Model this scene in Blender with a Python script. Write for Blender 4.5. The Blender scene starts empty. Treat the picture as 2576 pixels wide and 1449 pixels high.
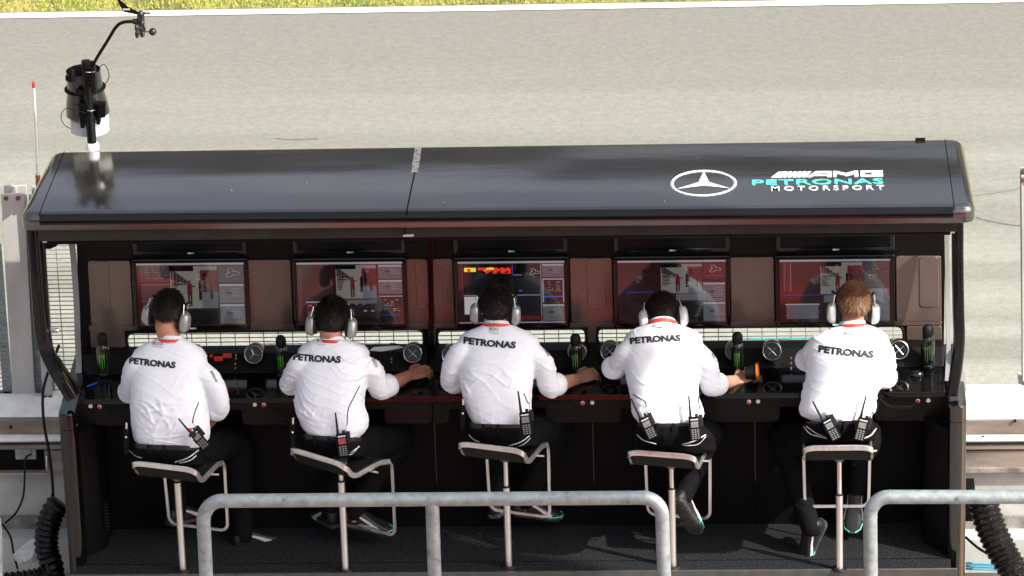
import bpy, bmesh, math, random
from mathutils import Vector, Matrix, noise
from mathutils.bvhtree import BVHTree
random.seed(7)
R = math.radians
V = Vector
scene = bpy.context.scene

# ------------------------------------------------------------------ camera
PITCH, YAW, ROLL, FPX, DIST = R(24.0), R(3.0), R(1.8), 12500.0, 25.0
AIM = V((0, 0, 1.40))
fw = V((-math.sin(YAW) * math.cos(PITCH), math.cos(YAW) * math.cos(PITCH), -math.sin(PITCH)))
r0 = V((math.cos(YAW), math.sin(YAW), 0))
u0 = r0.cross(fw)
rt = r0 * math.cos(ROLL) - u0 * math.sin(ROLL)
up = r0 * math.sin(ROLL) + u0 * math.cos(ROLL)
CAM = AIM - fw * DIST
cd = bpy.data.cameras.new('camera')
cam = bpy.data.objects.new('camera', cd)
scene.collection.objects.link(cam)
cam.matrix_world = Matrix(((rt.x, up.x, -fw.x, CAM.x), (rt.y, up.y, -fw.y, CAM.y), (rt.z, up.z, -fw.z, CAM.z), (0, 0, 0, 1)))
cd.sensor_width = 36
cd.lens = FPX * 36 / 2576
cd.clip_start = 0.5
cd.clip_end = 3000
scene.camera = cam

# ------------------------------------------------------------------ light
SUN_EL, SUN_AZ = R(42), R(117)      # azimuth clockwise from +Y (north)
sdir = V((math.sin(SUN_AZ) * math.cos(SUN_EL), math.cos(SUN_AZ) * math.cos(SUN_EL), math.sin(SUN_EL)))
w = bpy.data.worlds.new("World")
scene.world = w
w.use_nodes = True
nt = w.node_tree
sky = nt.nodes.new('ShaderNodeTexSky')
sky.sky_type = 'NISHITA'
sky.sun_disc = False
sky.sun_elevation = SUN_EL
sky.sun_rotation = SUN_AZ
sky.air_density = 1.0
sky.dust_density = 6.0
sky.ozone_density = 1.0
bg = nt.nodes['Background']
hz = nt.nodes.new('ShaderNodeHueSaturation'); hz.inputs['Saturation'].default_value = .5
nt.links.new(sky.outputs[0], hz.inputs['Color']); nt.links.new(hz.outputs[0], bg.inputs[0])
bg.inputs[1].default_value = 0.13
sl = bpy.data.lights.new('sun', 'SUN')
sl.energy = 4.2
sl.angle = R(0.5)
sl.color = (1.0, 0.95, 0.86)
so = bpy.data.objects.new('sun', sl)
scene.collection.objects.link(so)
so.rotation_euler = sdir.to_track_quat('Z', 'Y').to_euler()
so.location = (10, -5, 20)
scene.view_settings.view_transform = 'Standard'
scene.view_settings.look = 'None'
scene.view_settings.exposure = 0.82
scene.view_settings.gamma = 1

# ------------------------------------------------------------------ helpers
def U(px, py, Y=None, Z=None, X=None):
    """point of the place seen at a reference measurement, at a chosen real depth or height"""
    d = fw + rt * ((px - 1288) / FPX) + up * ((724.5 - py) / FPX)
    if Y is not None: t = (Y - CAM.y) / d.y
    elif Z is not None: t = (Z - CAM.z) / d.z
    else: t = (X - CAM.x) / d.x
    return CAM + d * t
S = 1 / 500.0

def link(o):
    scene.collection.objects.link(o)
    return o

def tag(o, label=None, cat=None, group=None, kind=None):
    if label: o['label'] = label
    if cat: o['category'] = cat
    if group: o['group'] = group
    if kind: o['kind'] = kind
    return o

def empty(name, loc, label, cat, group=None):
    o = link(bpy.data.objects.new(name, None))
    o.location = loc
    o.empty_display_size = 0.1
    return tag(o, label, cat, group)

def root_of(o):
    while o.parent: o = o.parent
    return o

def smooth_path(pts, n=6, closed=False):
    P = [V(p) for p in pts]
    out = []
    N = len(P)
    rng = N if closed else N - 1
    for i in range(rng):
        p1, p2 = P[i], P[(i + 1) % N]
        p0 = P[i - 1] if (closed or i > 0) else p1 * 2 - p2
        p3 = P[(i + 2) % N] if (closed or i + 2 < N) else p2 * 2 - p1
        for k in range(n):
            t = k / n
            out.append(0.5 * ((2 * p1) + (p2 - p0) * t + (2 * p0 - 5 * p1 + 4 * p2 - p3) * t * t + (3 * p1 - p0 - 3 * p2 + p3) * t ** 3))
    if not closed: out.append(P[-1].copy())
    return out

def round_poly(pts, r, n=5):
    """2-D polygon with rounded corners; r is a number or one per corner"""
    out = []
    N = len(pts)
    for i in range(N):
        a, b, c = V(pts[i - 1]), V(pts[i]), V(pts[(i + 1) % N])
        ri = r[i] if isinstance(r, (list, tuple)) else r
        if ri <= 0:
            out.append(b); continue
        d1, d2 = (a - b), (c - b)
        l = min(ri, d1.length * .49, d2.length * .49)
        p, q = b + d1.normalized() * l, b + d2.normalized() * l
        for k in range(n + 1):
            t = k / n
            out.append(p * (1 - t) ** 2 + b * 2 * t * (1 - t) + q * t * t)
    return out

class MB:
    def __init__(s):
        s.v, s.f, s.m, s.cur = [], [], [], 0
    def add(s, vs, fs):
        n = len(s.v)
        s.v += [V(v) for v in vs]
        for f in fs:
            s.f.append([i + n for i in f]); s.m.append(s.cur)
        return s
    def box(s, lo, hi, M=None):
        x0, y0, z0 = lo; x1, y1, z1 = hi
        vs = [V(p) for p in ((x0,y0,z0),(x1,y0,z0),(x1,y1,z0),(x0,y1,z0),(x0,y0,z1),(x1,y0,z1),(x1,y1,z1),(x0,y1,z1))]
        if M: vs = [M @ v for v in vs]
        return s.add(vs, [(0,3,2,1),(4,5,6,7),(0,1,5,4),(1,2,6,5),(2,3,7,6),(3,0,4,7)])
    def rbox(s, size, M, r=.005, n=3):
        """box with rounded outline in local XY, extruded and softened in local Z"""
        hx, hy, hz = size[0] / 2, size[1] / 2, size[2] / 2
        def loop(ins, z):
            return [M @ V((p.x, p.y, z)) for p in round_poly([(-hx+ins,-hy+ins),(hx-ins,-hy+ins),(hx-ins,hy-ins),(-hx+ins,hy-ins)], r, n)]
        c = min(r * .5, hz * .5)
        return s.rings([loop(c, -hz), loop(0, -hz + c), loop(0, hz - c), loop(c, hz)])
    def rings(s, rs, cap=True, closed=False):
        n = len(rs[0]); vs = []; fs = []
        for r in rs: vs += r
        K = len(rs)
        for i in range(K if closed else K - 1):
            a, b = i * n, ((i + 1) % K) * n
            for j in range(n):
                k = (j + 1) % n
                fs.append((a + j, a + k, b + k, b + j))
        if cap and not closed:
            fs.append(tuple(range(n))[::-1]); fs.append(tuple(range((K-1)*n, K*n)))
        return s.add(vs, fs)
    def tube(s, pts, rad, seg=10, ends=True, closed=False, sec=None, upv=None):
        """sweep a round (or given) section along a path; rad is a number or one per point"""
        P = [V(p) for p in pts]; N = len(P)
        rr = rad if isinstance(rad, (list, tuple)) else [rad] * N
        T = []
        for i in range(N):
            if closed: t = P[(i + 1) % N] - P[i - 1]
            else: t = P[min(i + 1, N - 1)] - P[max(i - 1, 0)]
            T.append(t.normalized())
        a = V(upv) if upv else (V((0, 0, 1)) if abs(T[0].z) < .9 else V((0, 1, 0)))
        nrm = (a - T[0] * a.dot(T[0])).normalized()
        rs = []
        for i in range(N):
            if upv and abs(T[i].dot(V(upv))) < .97: nrm = V(upv)
            nrm = (nrm - T[i] * nrm.dot(T[i])).normalized()
            b = T[i].cross(nrm)
            if sec: ring = [P[i] + nrm * (q[1] * rr[i]) + b * (q[0] * rr[i]) for q in sec]
            else: ring = [P[i] + (nrm * math.cos(2*math.pi*k/seg) + b * math.sin(2*math.pi*k/seg)) * rr[i] for k in range(seg)]
            rs.append(ring)
        if ends == 'round' and not closed:
            pre, post = [], []
            for q in (.35, .75):
                c = math.cos(math.pi/2*(1-q)); h = math.sin(math.pi/2*(1-q))
                pre.append([P[0] + (v - P[0]) * c - T[0] * rr[0] * h for v in rs[0]])
                post.insert(0, [P[-1] + (v - P[-1]) * c + T[-1] * rr[-1] * h for v in rs[-1]])
            rs = pre + rs + post
        return s.rings(rs, cap=bool(ends), closed=closed)
    def cyl(s, a, b, r, r2=None, seg=16):
        a, b = V(a), V(b)
        return s.tube([a, b], [r, r if r2 is None else r2], seg=seg)
    def ell(s, c, rx, ry, rz, M=None, nu=16, nv=10, pw=1.0):
        c = V(c); vs = []; fs = []
        def sg(x): return math.copysign(abs(x) ** pw, x)
        for i in range(1, nv):
            a = math.pi * i / nv
            for j in range(nu):
                b = 2 * math.pi * j / nu
                p = V((rx * sg(math.sin(a)) * sg(math.cos(b)), ry * sg(math.sin(a)) * sg(math.sin(b)), rz * sg(math.cos(a))))
                vs.append(c + (M @ p if M else p))
        t, bo = V((0, 0, rz)), V((0, 0, -rz))
        vs += [c + (M @ t if M else t), c + (M @ bo if M else bo)]
        for i in range(nv - 2):
            for j in range(nu):
                k = (j + 1) % nu
                fs.append((i*nu+j, (i+1)*nu+j, (i+1)*nu+k, i*nu+k))
        T, B = len(vs) - 2, len(vs) - 1
        for j in range(nu):
            k = (j + 1) % nu
            fs.append((T, j, k)); fs.append((B, (nv-2)*nu+k, (nv-2)*nu+j))
        return s.add(vs, fs)
    def mesh(s, name):
        me = bpy.data.meshes.new(name)
        me.from_pydata([tuple(v) for v in s.v], [], s.f)
        me.update()
        bm = bmesh.new(); bm.from_mesh(me)
        bmesh.ops.recalc_face_normals(bm, faces=bm.faces)
        bm.to_mesh(me); bm.free()
        for i, p in enumerate(me.polygons):
            p.material_index = s.m[i] if i < len(s.m) else 0
        return me
    def build(s, name, mats, parent=None, smooth=True, base=None, angle=40, bevel=0):
        me = s.mesh(name)
        return place(me, name, mats, parent, smooth, base, angle, bevel)

def place(me, name, mats, parent=None, smooth=True, base=None, angle=40, bevel=0):
    """mesh in world coordinates -> one object whose origin is its thing's base"""
    if not isinstance(mats, (list, tuple)): mats = [mats]
    mi = [p.material_index for p in me.polygons] if len(mats) > 1 else None
    me.materials.clear()
    for m in mats: me.materials.append(m)
    if mi: me.polygons.foreach_set('material_index', mi)
    o = link(bpy.data.objects.new(name, me))
    if parent:
        o.parent = parent
        base = ORIGIN[root_of(parent).name]
    else:
        base = V(base) if base is not None else V((0, 0, 0))
        o.location = base
        ORIGIN[o.name] = base
    me.transform(Matrix.Translation(-base))
    if smooth:
        me.set_sharp_from_angle(angle=R(angle))
        for p in me.polygons: p.use_smooth = True
    if bevel:
        b = o.modifiers.new('bevel', 'BEVEL'); b.width = bevel; b.segments = 2; b.limit_method = 'ANGLE'; b.angle_limit = R(40)
    return o
ORIGIN = {}
def thing(name, base, label, cat, group=None):
    o = empty(name, V(base), label, cat, group)
    ORIGIN[o.name] = V(base)
    return o

WORK = bpy.data.scenes.new('work')
def tlink(o):
    WORK.collection.objects.link(o)
    return o
def eval_mesh(o):
    vl = WORK.view_layers[0]; vl.update()
    me = bpy.data.meshes.new_from_object(o.evaluated_get(vl.depsgraph))
    return me

def remesh(mb, vox, smooth_it=4, fac=.5):
    me = mb.mesh('tmp')
    o = tlink(bpy.data.objects.new('tmp', me))
    m = o.modifiers.new('r', 'REMESH'); m.mode = 'VOXEL'; m.voxel_size = vox
    if smooth_it:
        q = o.modifiers.new('s', 'SMOOTH'); q.iterations = smooth_it; q.factor = fac
    out = eval_mesh(o)
    bpy.data.objects.remove(o); bpy.data.meshes.remove(me)
    return out

def curve_mesh(loops, ext, bev=0):
    """flat outline with holes (even-odd), thickness 2*ext along local Z"""
    c = bpy.data.curves.new('c', 'CURVE'); c.dimensions = '2D'; c.fill_mode = 'BOTH'; c.extrude = ext
    c.bevel_depth = bev
    for lp in loops:
        sp = c.splines.new('POLY'); sp.points.add(len(lp) - 1)
        for i, p in enumerate(lp): sp.points[i].co = (p[0], p[1], 0, 1)
        sp.use_cyclic_u = True
    o = tlink(bpy.data.objects.new('c', c))
    me = eval_mesh(o)
    bpy.data.objects.remove(o); bpy.data.curves.remove(c)
    return me

def text_mesh(s, off=0.0, ext=0.0, shear=0, space=1.0):
    c = bpy.data.curves.new('t', 'FONT'); c.body = s; c.extrude = ext; c.offset = off; c.shear = shear
    c.resolution_u = 3; c.space_character = space
    o = tlink(bpy.data.objects.new('t', c))
    me = eval_mesh(o)
    bpy.data.objects.remove(o); bpy.data.curves.remove(c)
    return me

def fit(me, x0, x1, y0, y1):
    xs = [v.co.x for v in me.vertices]; ys = [v.co.y for v in me.vertices]
    a, b, c, d = min(xs), max(xs), min(ys), max(ys)
    for v in me.vertices:
        v.co.x = x0 + (v.co.x - a) / (b - a) * (x1 - x0)
        v.co.y = y0 + (v.co.y - c) / (d - c) * (y1 - y0)
    return me

def wall_plate(loops_px, Y, thick, name, mats, parent, bev=0.0015, base=None):
    """upright plate in the XZ plane at depth Y (its front face), outlines from measurements"""
    loops = []
    for lp in loops_px:
        q = []
        for p in lp:
            P = U(p[0], p[1], Y=Y); q.append((P.x, P.z))
        loops.append(q)
    me = curve_mesh(loops, max(thick / 2 - bev, .0002), bev)
    M = Matrix(((1, 0, 0, 0), (0, 0, -1, Y + thick / 2), (0, 1, 0, 0), (0, 0, 0, 1)))
    me.transform(M)
    return place(me, name, mats, parent, base=base)

def rpx(x0, y0, x1, y1, r=8, n=5, sk=0.0):
    """rounded rectangle in measurement units; sk leans it like the uprights"""
    xm = (y0 + y1) / 2
    pts = [(x0 + (y0-xm)*sk, y0), (x1 + (y0-xm)*sk, y0), (x1 + (y1-xm)*sk, y1), (x0 + (y1-xm)*sk, y1)]
    return round_poly(pts, r, n)

def lean(px): return .055 - .045 * (px - 300) / 1950

# ------------------------------------------------------------------ materials
MATS = {}
def mat(name, col, rough=.5, metal=0, var=0, vscale=15, bump=0, bscale=80, coat=0, emit=None, es=1, spec=.5, col2=None, stretch=(1,1,1), detail=6, sheen=0, rv=.15):
    m = bpy.data.materials.new(name); m.use_nodes = True
    n = m.node_tree; p = n.nodes['Principled BSDF']
    p.inputs['Base Color'].default_value = (*col, 1)
    p.inputs['Roughness'].default_value = rough
    p.inputs['Metallic'].default_value = metal
    p.inputs['Specular IOR Level'].default_value = spec
    p.inputs['Coat Weight'].default_value = coat
    p.inputs['Coat Roughness'].default_value = .06
    if sheen: p.inputs['Sheen Weight'].default_value = sheen
    if emit:
        p.inputs['Emission Color'].default_value = (*emit, 1); p.inputs['Emission Strength'].default_value = es
    tc = n.nodes.new('ShaderNodeTexCoord'); mp = n.nodes.new('ShaderNodeMapping')
    mp.inputs['Scale'].default_value = stretch
    n.links.new(tc.outputs['Object'], mp.inputs[0])
    nz = n.nodes.new('ShaderNodeTexNoise'); nz.inputs['Scale'].default_value = vscale; nz.inputs['Detail'].default_value = detail
    n.links.new(mp.outputs[0], nz.inputs[0])
    c2 = col2 if col2 else tuple(max(0, c * (1 - var)) for c in col)
    if var or col2:
        cr = n.nodes.new('ShaderNodeValToRGB')
        cr.color_ramp.elements[0].position = .35; cr.color_ramp.elements[1].position = .65
        cr.color_ramp.elements[0].color = (*c2, 1)
        cr.color_ramp.elements[1].color = (*(min(1, c * (1 + var * .5)) for c in col), 1) if not col2 else (*col, 1)
        n.links.new(nz.outputs[0], cr.inputs[0]); n.links.new(cr.outputs[0], p.inputs['Base Color'])
    mr = n.nodes.new('ShaderNodeMapRange')
    mr.inputs[3].default_value = max(0.02, rough * .85); mr.inputs[4].default_value = min(1, rough * 1.15)
    n.links.new(nz.outputs[0], mr.inputs[0]); n.links.new(mr.outputs[0], p.inputs['Roughness'])
    if bump:
        nb = n.nodes.new('ShaderNodeTexNoise'); nb.inputs['Scale'].default_value = bscale; nb.inputs['Detail'].default_value = 4
        n.links.new(mp.outputs[0], nb.inputs[0])
        bp = n.nodes.new('ShaderNodeBump'); bp.inputs['Strength'].default_value = bump; bp.inputs['Distance'].default_value = .01
        n.links.new(nb.outputs[0], bp.inputs['Height']); n.links.new(bp.outputs[0], p.inputs['Normal'])
    MATS[name] = m
    return m

def asphalt_mat():
    m = bpy.data.materials.new('track_asphalt'); m.use_nodes = True
    n = m.node_tree; p = n.nodes['Principled BSDF']
    L = n.links.new
    tc = n.nodes.new('ShaderNodeTexCoord')
    def nz(scale, st, det=5):
        mp = n.nodes.new('ShaderNodeMapping'); mp.inputs['Scale'].default_value = st
        L(tc.outputs['Object'], mp.inputs[0])
        t = n.nodes.new('ShaderNodeTexNoise'); t.inputs['Scale'].default_value = scale; t.inputs['Detail'].default_value = det
        L(mp.outputs[0], t.inputs[0]); return t.outputs[0]
    a = nz(1.6, (.05, 1.2, 1), 7); b = nz(26, (.7, 1.0, 1), 5); c = nz(120, (1, 1, 1), 2)
    def mix(f, x, y):
        q = n.nodes.new('ShaderNodeMix'); q.data_type = 'RGBA'; q.blend_type = 'MIX'
        L(f, q.inputs[0])
        for i, z in ((6, x), (7, y)):
            if isinstance(z, tuple): q.inputs[i].default_value = (*z, 1)
            else: L(z, q.inputs[i])
        return q.outputs[2]
    def ramp(f, lo, hi):
        r = n.nodes.new('ShaderNodeMapRange'); r.inputs[1].default_value = lo; r.inputs[2].default_value = hi
        L(f, r.inputs[0]); return r.outputs[0]
    base = mix(ramp(a, .40, .60), (.198, .203, .170), (.276, .282, .245))
    # darker racing lane and the band beside the edge line
    sp = n.nodes.new('ShaderNodeSeparateXYZ'); L(tc.outputs['Object'], sp.inputs[0])
    band = ramp(sp.outputs[1], 5.5, 9.5)
    base = mix(band, base, (.180, .175, .158))
    k = mix(ramp(b, .38, .62), (.93, .93, .93), (1.06, 1.06, 1.05))
    q = n.nodes.new('ShaderNodeMix'); q.data_type = 'RGBA'; q.blend_type = 'MULTIPLY'; q.inputs[0].default_value = 1
    L(base, q.inputs[6]); L(k, q.inputs[7])
    k2 = mix(ramp(c, .3, .7), (.84, .84, .84), (1.15, 1.15, 1.15))
    q2 = n.nodes.new('ShaderNodeMix'); q2.data_type = 'RGBA'; q2.blend_type = 'MULTIPLY'; q2.inputs[0].default_value = 1
    L(q.outputs[2], q2.inputs[6]); L(k2, q2.inputs[7])
    L(q2.outputs[2], p.inputs['Base Color'])
    p.inputs['Roughness'].default_value = .85
    bp = n.nodes.new('ShaderNodeBump'); bp.inputs['Strength'].default_value = .2; bp.inputs['Distance'].default_value = .004
    L(c, bp.inputs['Height']); L(bp.outputs[0], p.inputs['Normal'])
    return m

def galv_mat():
    m = bpy.data.materials.new('galvanised_steel'); m.use_nodes = True
    n = m.node_tree; p = n.nodes['Principled BSDF']; L = n.links.new
    tc = n.nodes.new('ShaderNodeTexCoord')
    vo = n.nodes.new('ShaderNodeTexVoronoi'); vo.inputs['Scale'].default_value = 60; L(tc.outputs['Object'], vo.inputs[0])
    nz = n.nodes.new('ShaderNodeTexNoise'); nz.inputs['Scale'].default_value = 22; nz.inputs['Detail'].default_value = 7; L(tc.outputs['Object'], nz.inputs[0])
    ge = n.nodes.new('ShaderNodeNewGeometry'); sp = n.nodes.new('ShaderNodeSeparateXYZ'); L(tc.outputs['Object'], sp.inputs[0])
    bw = n.nodes.new('ShaderNodeRGBToBW'); L(vo.outputs['Color'], bw.inputs[0])
    ad = n.nodes.new('ShaderNodeMath'); ad.operation = 'MULTIPLY_ADD'; L(bw.outputs[0], ad.inputs[0]); ad.inputs[1].default_value = .16; L(nz.outputs[0], ad.inputs[2])
    cr = n.nodes.new('ShaderNodeValToRGB')
    e = cr.color_ramp.elements
    e[0].position = .28; e[0].color = (.12, .115, .105, 1)
    e[1].position = .85; e[1].color = (.38, .43, .44, 1)
    q = e.new(.42); q.color = (.24, .275, .29, 1)
    L(ad.outputs[0], cr.inputs[0]); L(cr.outputs[0], p.inputs['Base Color'])
    p.inputs['Metallic'].default_value = .35
    p.inputs['Roughness'].default_value = .48
    bp = n.nodes.new('ShaderNodeBump'); bp.inputs['Strength'].default_value = .25; bp.inputs['Distance'].default_value = .004
    L(nz.outputs[0], bp.inputs['Height']); L(bp.outputs[0], p.inputs['Normal'])
    return m

M_ASPH = asphalt_mat()
M_GALV = galv_mat()
M_HOOD = None
M_LANE = mat('pit_lane_concrete', (.22, .20, .18), .8, var=.3, vscale=3, bump=.3)
M_GRASS = mat('grass_green', (.12, .15, .045), .9, vscale=2.2, bump=.6, bscale=40, col2=(.36, .30, .10))
M_LINE = mat('line_paint', (.80, .78, .72), .6, var=.08, vscale=30)
M_GLOSS = mat('gloss_black', (.004, .004, .005), .10, coat=.0, spec=.4, var=.2, vscale=6)
def roof_mat():
    """satin black vinyl skin, very slightly crowned and rippled"""
    m = bpy.data.materials.new('roof_satin_black'); m.use_nodes = True
    n = m.node_tree; p = n.nodes['Principled BSDF']; L = n.links.new
    tc = n.nodes.new('ShaderNodeTexCoord'); sp = n.nodes.new('ShaderNodeSeparateXYZ'); L(tc.outputs['Object'], sp.inputs[0])
    def nz(scale, st, det=3):
        mp = n.nodes.new('ShaderNodeMapping'); mp.inputs['Scale'].default_value = st; L(tc.outputs['Object'], mp.inputs[0])
        t = n.nodes.new('ShaderNodeTexNoise'); t.inputs['Scale'].default_value = scale; t.inputs['Detail'].default_value = det; L(mp.outputs[0], t.inputs[0]); return t.outputs[0]
    def mth(op, a, b):
        q = n.nodes.new('ShaderNodeMath'); q.operation = op
        for i_, z in ((0, a), (1, b)):
            if isinstance(z, (int, float)): q.inputs[i_].default_value = z
            else: L(z, q.inputs[i_])
        return q.outputs[0]
    y = mth('ADD', sp.outputs[1], .02)
    h = mth('MULTIPLY', mth('MULTIPLY', y, y), -.030)
    h = mth('ADD', h, mth('MULTIPLY', nz(1.1, (.5, 1.6, 1), 1), .017))
    h = mth('ADD', h, mth('MULTIPLY', nz(9, (.4, 1.5, 1), 2), .0006))
    bp = n.nodes.new('ShaderNodeBump'); bp.inputs['Strength'].default_value = 1; bp.inputs['Distance'].default_value = 1
    L(h, bp.inputs['Height']); L(bp.outputs[0], p.inputs['Normal'])
    cr = n.nodes.new('ShaderNodeValToRGB'); e = cr.color_ramp.elements
    e[0].position = .3; e[0].color = (.010, .009, .009, 1); e[1].position = .75; e[1].color = (.030, .027, .025, 1)
    L(nz(3, (.5, 1, 1), 8), cr.inputs[0])
    vo = n.nodes.new('ShaderNodeTexVoronoi'); vo.inputs['Scale'].default_value = 7; L(tc.outputs['Object'], vo.inputs[0])
    lt = mth('LESS_THAN', vo.outputs['Distance'], .026)
    mx = n.nodes.new('ShaderNodeMix'); mx.data_type = 'RGBA'; L(lt, mx.inputs[0]); L(cr.outputs[0], mx.inputs[6]); mx.inputs[7].default_value = (.5, .5, .48, 1)
    L(mx.outputs[2], p.inputs['Base Color'])
    mr = n.nodes.new('ShaderNodeMapRange'); mr.inputs[3].default_value = .15; mr.inputs[4].default_value = .24
    L(nz(14, (.3, 1, 1), 6), mr.inputs[0]); L(mr.outputs[0], p.inputs['Roughness'])
    p.inputs['Specular IOR Level'].default_value = .75
    p.inputs['Coat Weight'].default_value = 1; p.inputs['Coat IOR'].default_value = 1.85; p.inputs['Coat Roughness'].default_value = .13; L(bp.outputs[0], p.inputs['Coat Normal'])
    return m
M_ROOF = roof_mat()
M_BLACK = mat('matt_black', (.003, .003, .003), .6, spec=.12, var=.3, vscale=12)
M_CARBON = mat('carbon_black', (.004, .0037, .0035), .42, spec=.2, var=.5, vscale=400, bump=.15, bscale=500)
M_PANEL = mat('fabric_panel_brown', (.195, .148, .128), .27, metal=.55, var=.08, vscale=4, bump=0, bscale=420, spec=.5)
M_RUBBER = mat('rubber_black', (.007, .007, .007), .6, spec=.3, var=.3, vscale=30)
M_SHINYRUB = mat('duct_vinyl', (.004, .004, .0045), .28, spec=.3, var=.4, vscale=25, bump=.8, bscale=45)
M_CARPET = mat('carpet_charcoal', (.034, .036, .041), .95, spec=.1, vscale=110, bump=.9, bscale=200, col2=(.004, .004, .005), detail=3)
M_ALU = mat('brushed_aluminium', (.80, .79, .79), .36, metal=.88, var=.12, vscale=40, stretch=(1, 1, .1))
M_STEELW = mat('mesh_wire_steel', (.34, .34, .34), .5, metal=.4, var=.2)
M_POST = mat('post_painted_grey', (.47, .455, .44), .55, var=.18, vscale=7, stretch=(1, 1, .3), bump=.1)
M_WHITEW = mat('painted_concrete_white', (.46, .47, .46), .7, var=.22, vscale=4, detail=10, bump=.25, bscale=30)
M_LEDGE = mat('ledge_white_paint', (.82, .82, .80), .6, var=.16, vscale=9, detail=10, bump=.2, bscale=40)
M_SHEET = mat('weathered_sheet_metal', (.33, .285, .25), .45, metal=.3, var=.4, vscale=5, detail=10, stretch=(.5, 1, 2))
M_GREYW = mat('grey_concrete', (.25, .23, .21), .8, var=.5, vscale=9, bump=.3)
M_RUST = mat('rusty_bolt', (.20, .08, .04), .7, var=.4, vscale=60)
M_SHIRT = mat('shirt_white_cotton', (.72, .735, .80), .8, var=.03, vscale=40, bump=.12, bscale=160, sheen=.1)
M_TROUS = mat('trousers_black', (.0035, .0035, .0045), .85, spec=.12, var=.3, vscale=20, bump=.2, bscale=150)
M_BELT = mat('belt_leather', (.022, .017, .014), .45, var=.3, vscale=30)
M_SKIN = mat('skin', (.50, .25, .17), .5, var=.14, vscale=25, bump=.08, bscale=200)
M_SKIN2 = mat('skin_ruddy', (.46, .20, .13), .5, var=.16, vscale=25, bump=.08, bscale=200)
M_HAIRD = mat('hair_near_black', (.006, .004, .0035), .6, spec=.25, var=.5, vscale=90)
M_HAIRB = mat('hair_dark_brown', (.018, .008, .005), .6, spec=.3, var=.5, vscale=90)
M_HAIRL = mat('hair_brown', (.17, .075, .035), .5, var=.5, vscale=90)
M_SILVER = mat('headset_silver', (.36, .36, .36), .30, metal=.5, var=.1, vscale=30)
M_WHITEP = mat('headset_white', (.58, .58, .57), .3, metal=.2, var=.06, vscale=30)
M_RED = mat('lanyard_red', (.62, .045, .03), .6, var=.2, vscale=40)
M_REDP = mat('red_paint', (.55, .03, .025), .4, var=.15, vscale=3)
M_REDF = mat('reflector_dull_red', (.30, .065, .06), .6, var=.35, vscale=.8)
M_INK = mat('print_black', (.010, .010, .014), .6, var=.1)
M_WPRINT = mat('print_white', (.82, .84, .84), .4, var=.04)
M_TEAL = mat('print_teal', (.10, .62, .56), .4, var=.04)
M_TEALD = mat('barrier_teal', (.03, .30, .29), .5, var=.1)
M_GREENB = mat('barrier_green', (.22, .38, .05), .6, var=.15)
M_GREENL = mat('claw_green', (.12, .52, .05), .45, var=.25, vscale=60)
M_ORANGE = mat('orange_plastic', (.65, .13, .01), .4, var=.1)
M_GOLD = mat('gold_paint', (.75, .48, .16), .4, var=.1)
M_BLUE = mat('blue_plastic', (.01, .08, .55), .4, var=.1)
M_LBLUE = mat('blue_hose', (.10, .35, .50), .5, var=.1)
M_BROWN = mat('brown_antenna_base', (.32, .13, .06), .5, var=.2)
M_WPLAS = mat('white_plastic', (.78, .78, .77), .4, var=.05)
M_BAG = mat('clear_plastic_bag', (.62, .62, .62), .2, var=.2, vscale=12)
M_GLASSY = mat('bottle_gloss', (.010, .011, .012), .12, coat=.5, var=.2)
M_GREYPL = mat('grey_perspex', (.24, .25, .25), .15, var=.12, vscale=3)
M_SHOE = mat('shoe_black', (.009, .009, .010), .55, var=.3, vscale=40, bump=.2)
M_SOLE = mat('sole_grey', (.035, .033, .031), .7, var=.35, vscale=60, bump=.5, bscale=90)
M_LEDR = mat('display_red', (.10, .01, .008), .3, emit=(1, .06, .03), es=.12)
M_CREAM = mat('garage_wall_beige', (.38, .34, .30), .7, var=.15, vscale=2)
M_BRONZE = mat('gloss_black_column', (.003, .003, .003), .07, spec=.6, var=.2, vscale=3)

def scr(name, col, e):
    m = mat('screen_' + name, (.004, .004, .005), .07, var=.1, emit=col, es=e, spec=.5)
    p = m.node_tree.nodes['Principled BSDF']; p.inputs['Coat Weight'].default_value = 1; p.inputs['Coat IOR'].default_value = 1.55; p.inputs['Coat Roughness'].default_value = .04
    return m
SC = dict(
    base=scr('backdrop_red_veil', (.10, .03, .035), .08), mauve=scr('window_mauve_veil', (.34, .24, .26), .07), black=scr('black', (.02, .02, .03), .01),  # backdrop and mauve carry a faint red reflection painted into their emission
    bar=scr('bar_grey', (.62, .60, .68), .20), white=scr('white', (.70, .70, .68), .30), photo=scr('photo_grey', (.50, .47, .43), .15),
    redd=scr('red', (.80, .03, .02), .55), yel=scr('yellow', (.85, .75, .05), .50), blue=scr('blue', (.12, .12, .75), .30),
    slate=scr('slate', (.30, .30, .34), .13), dred=scr('dark_red', (.40, .04, .06), .09), navy=scr('navy', (.03, .035, .07), .05), line=scr('trace', (.7, .7, .7), .18), dim=scr('dim', (.06, .055, .05), .05))

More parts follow.
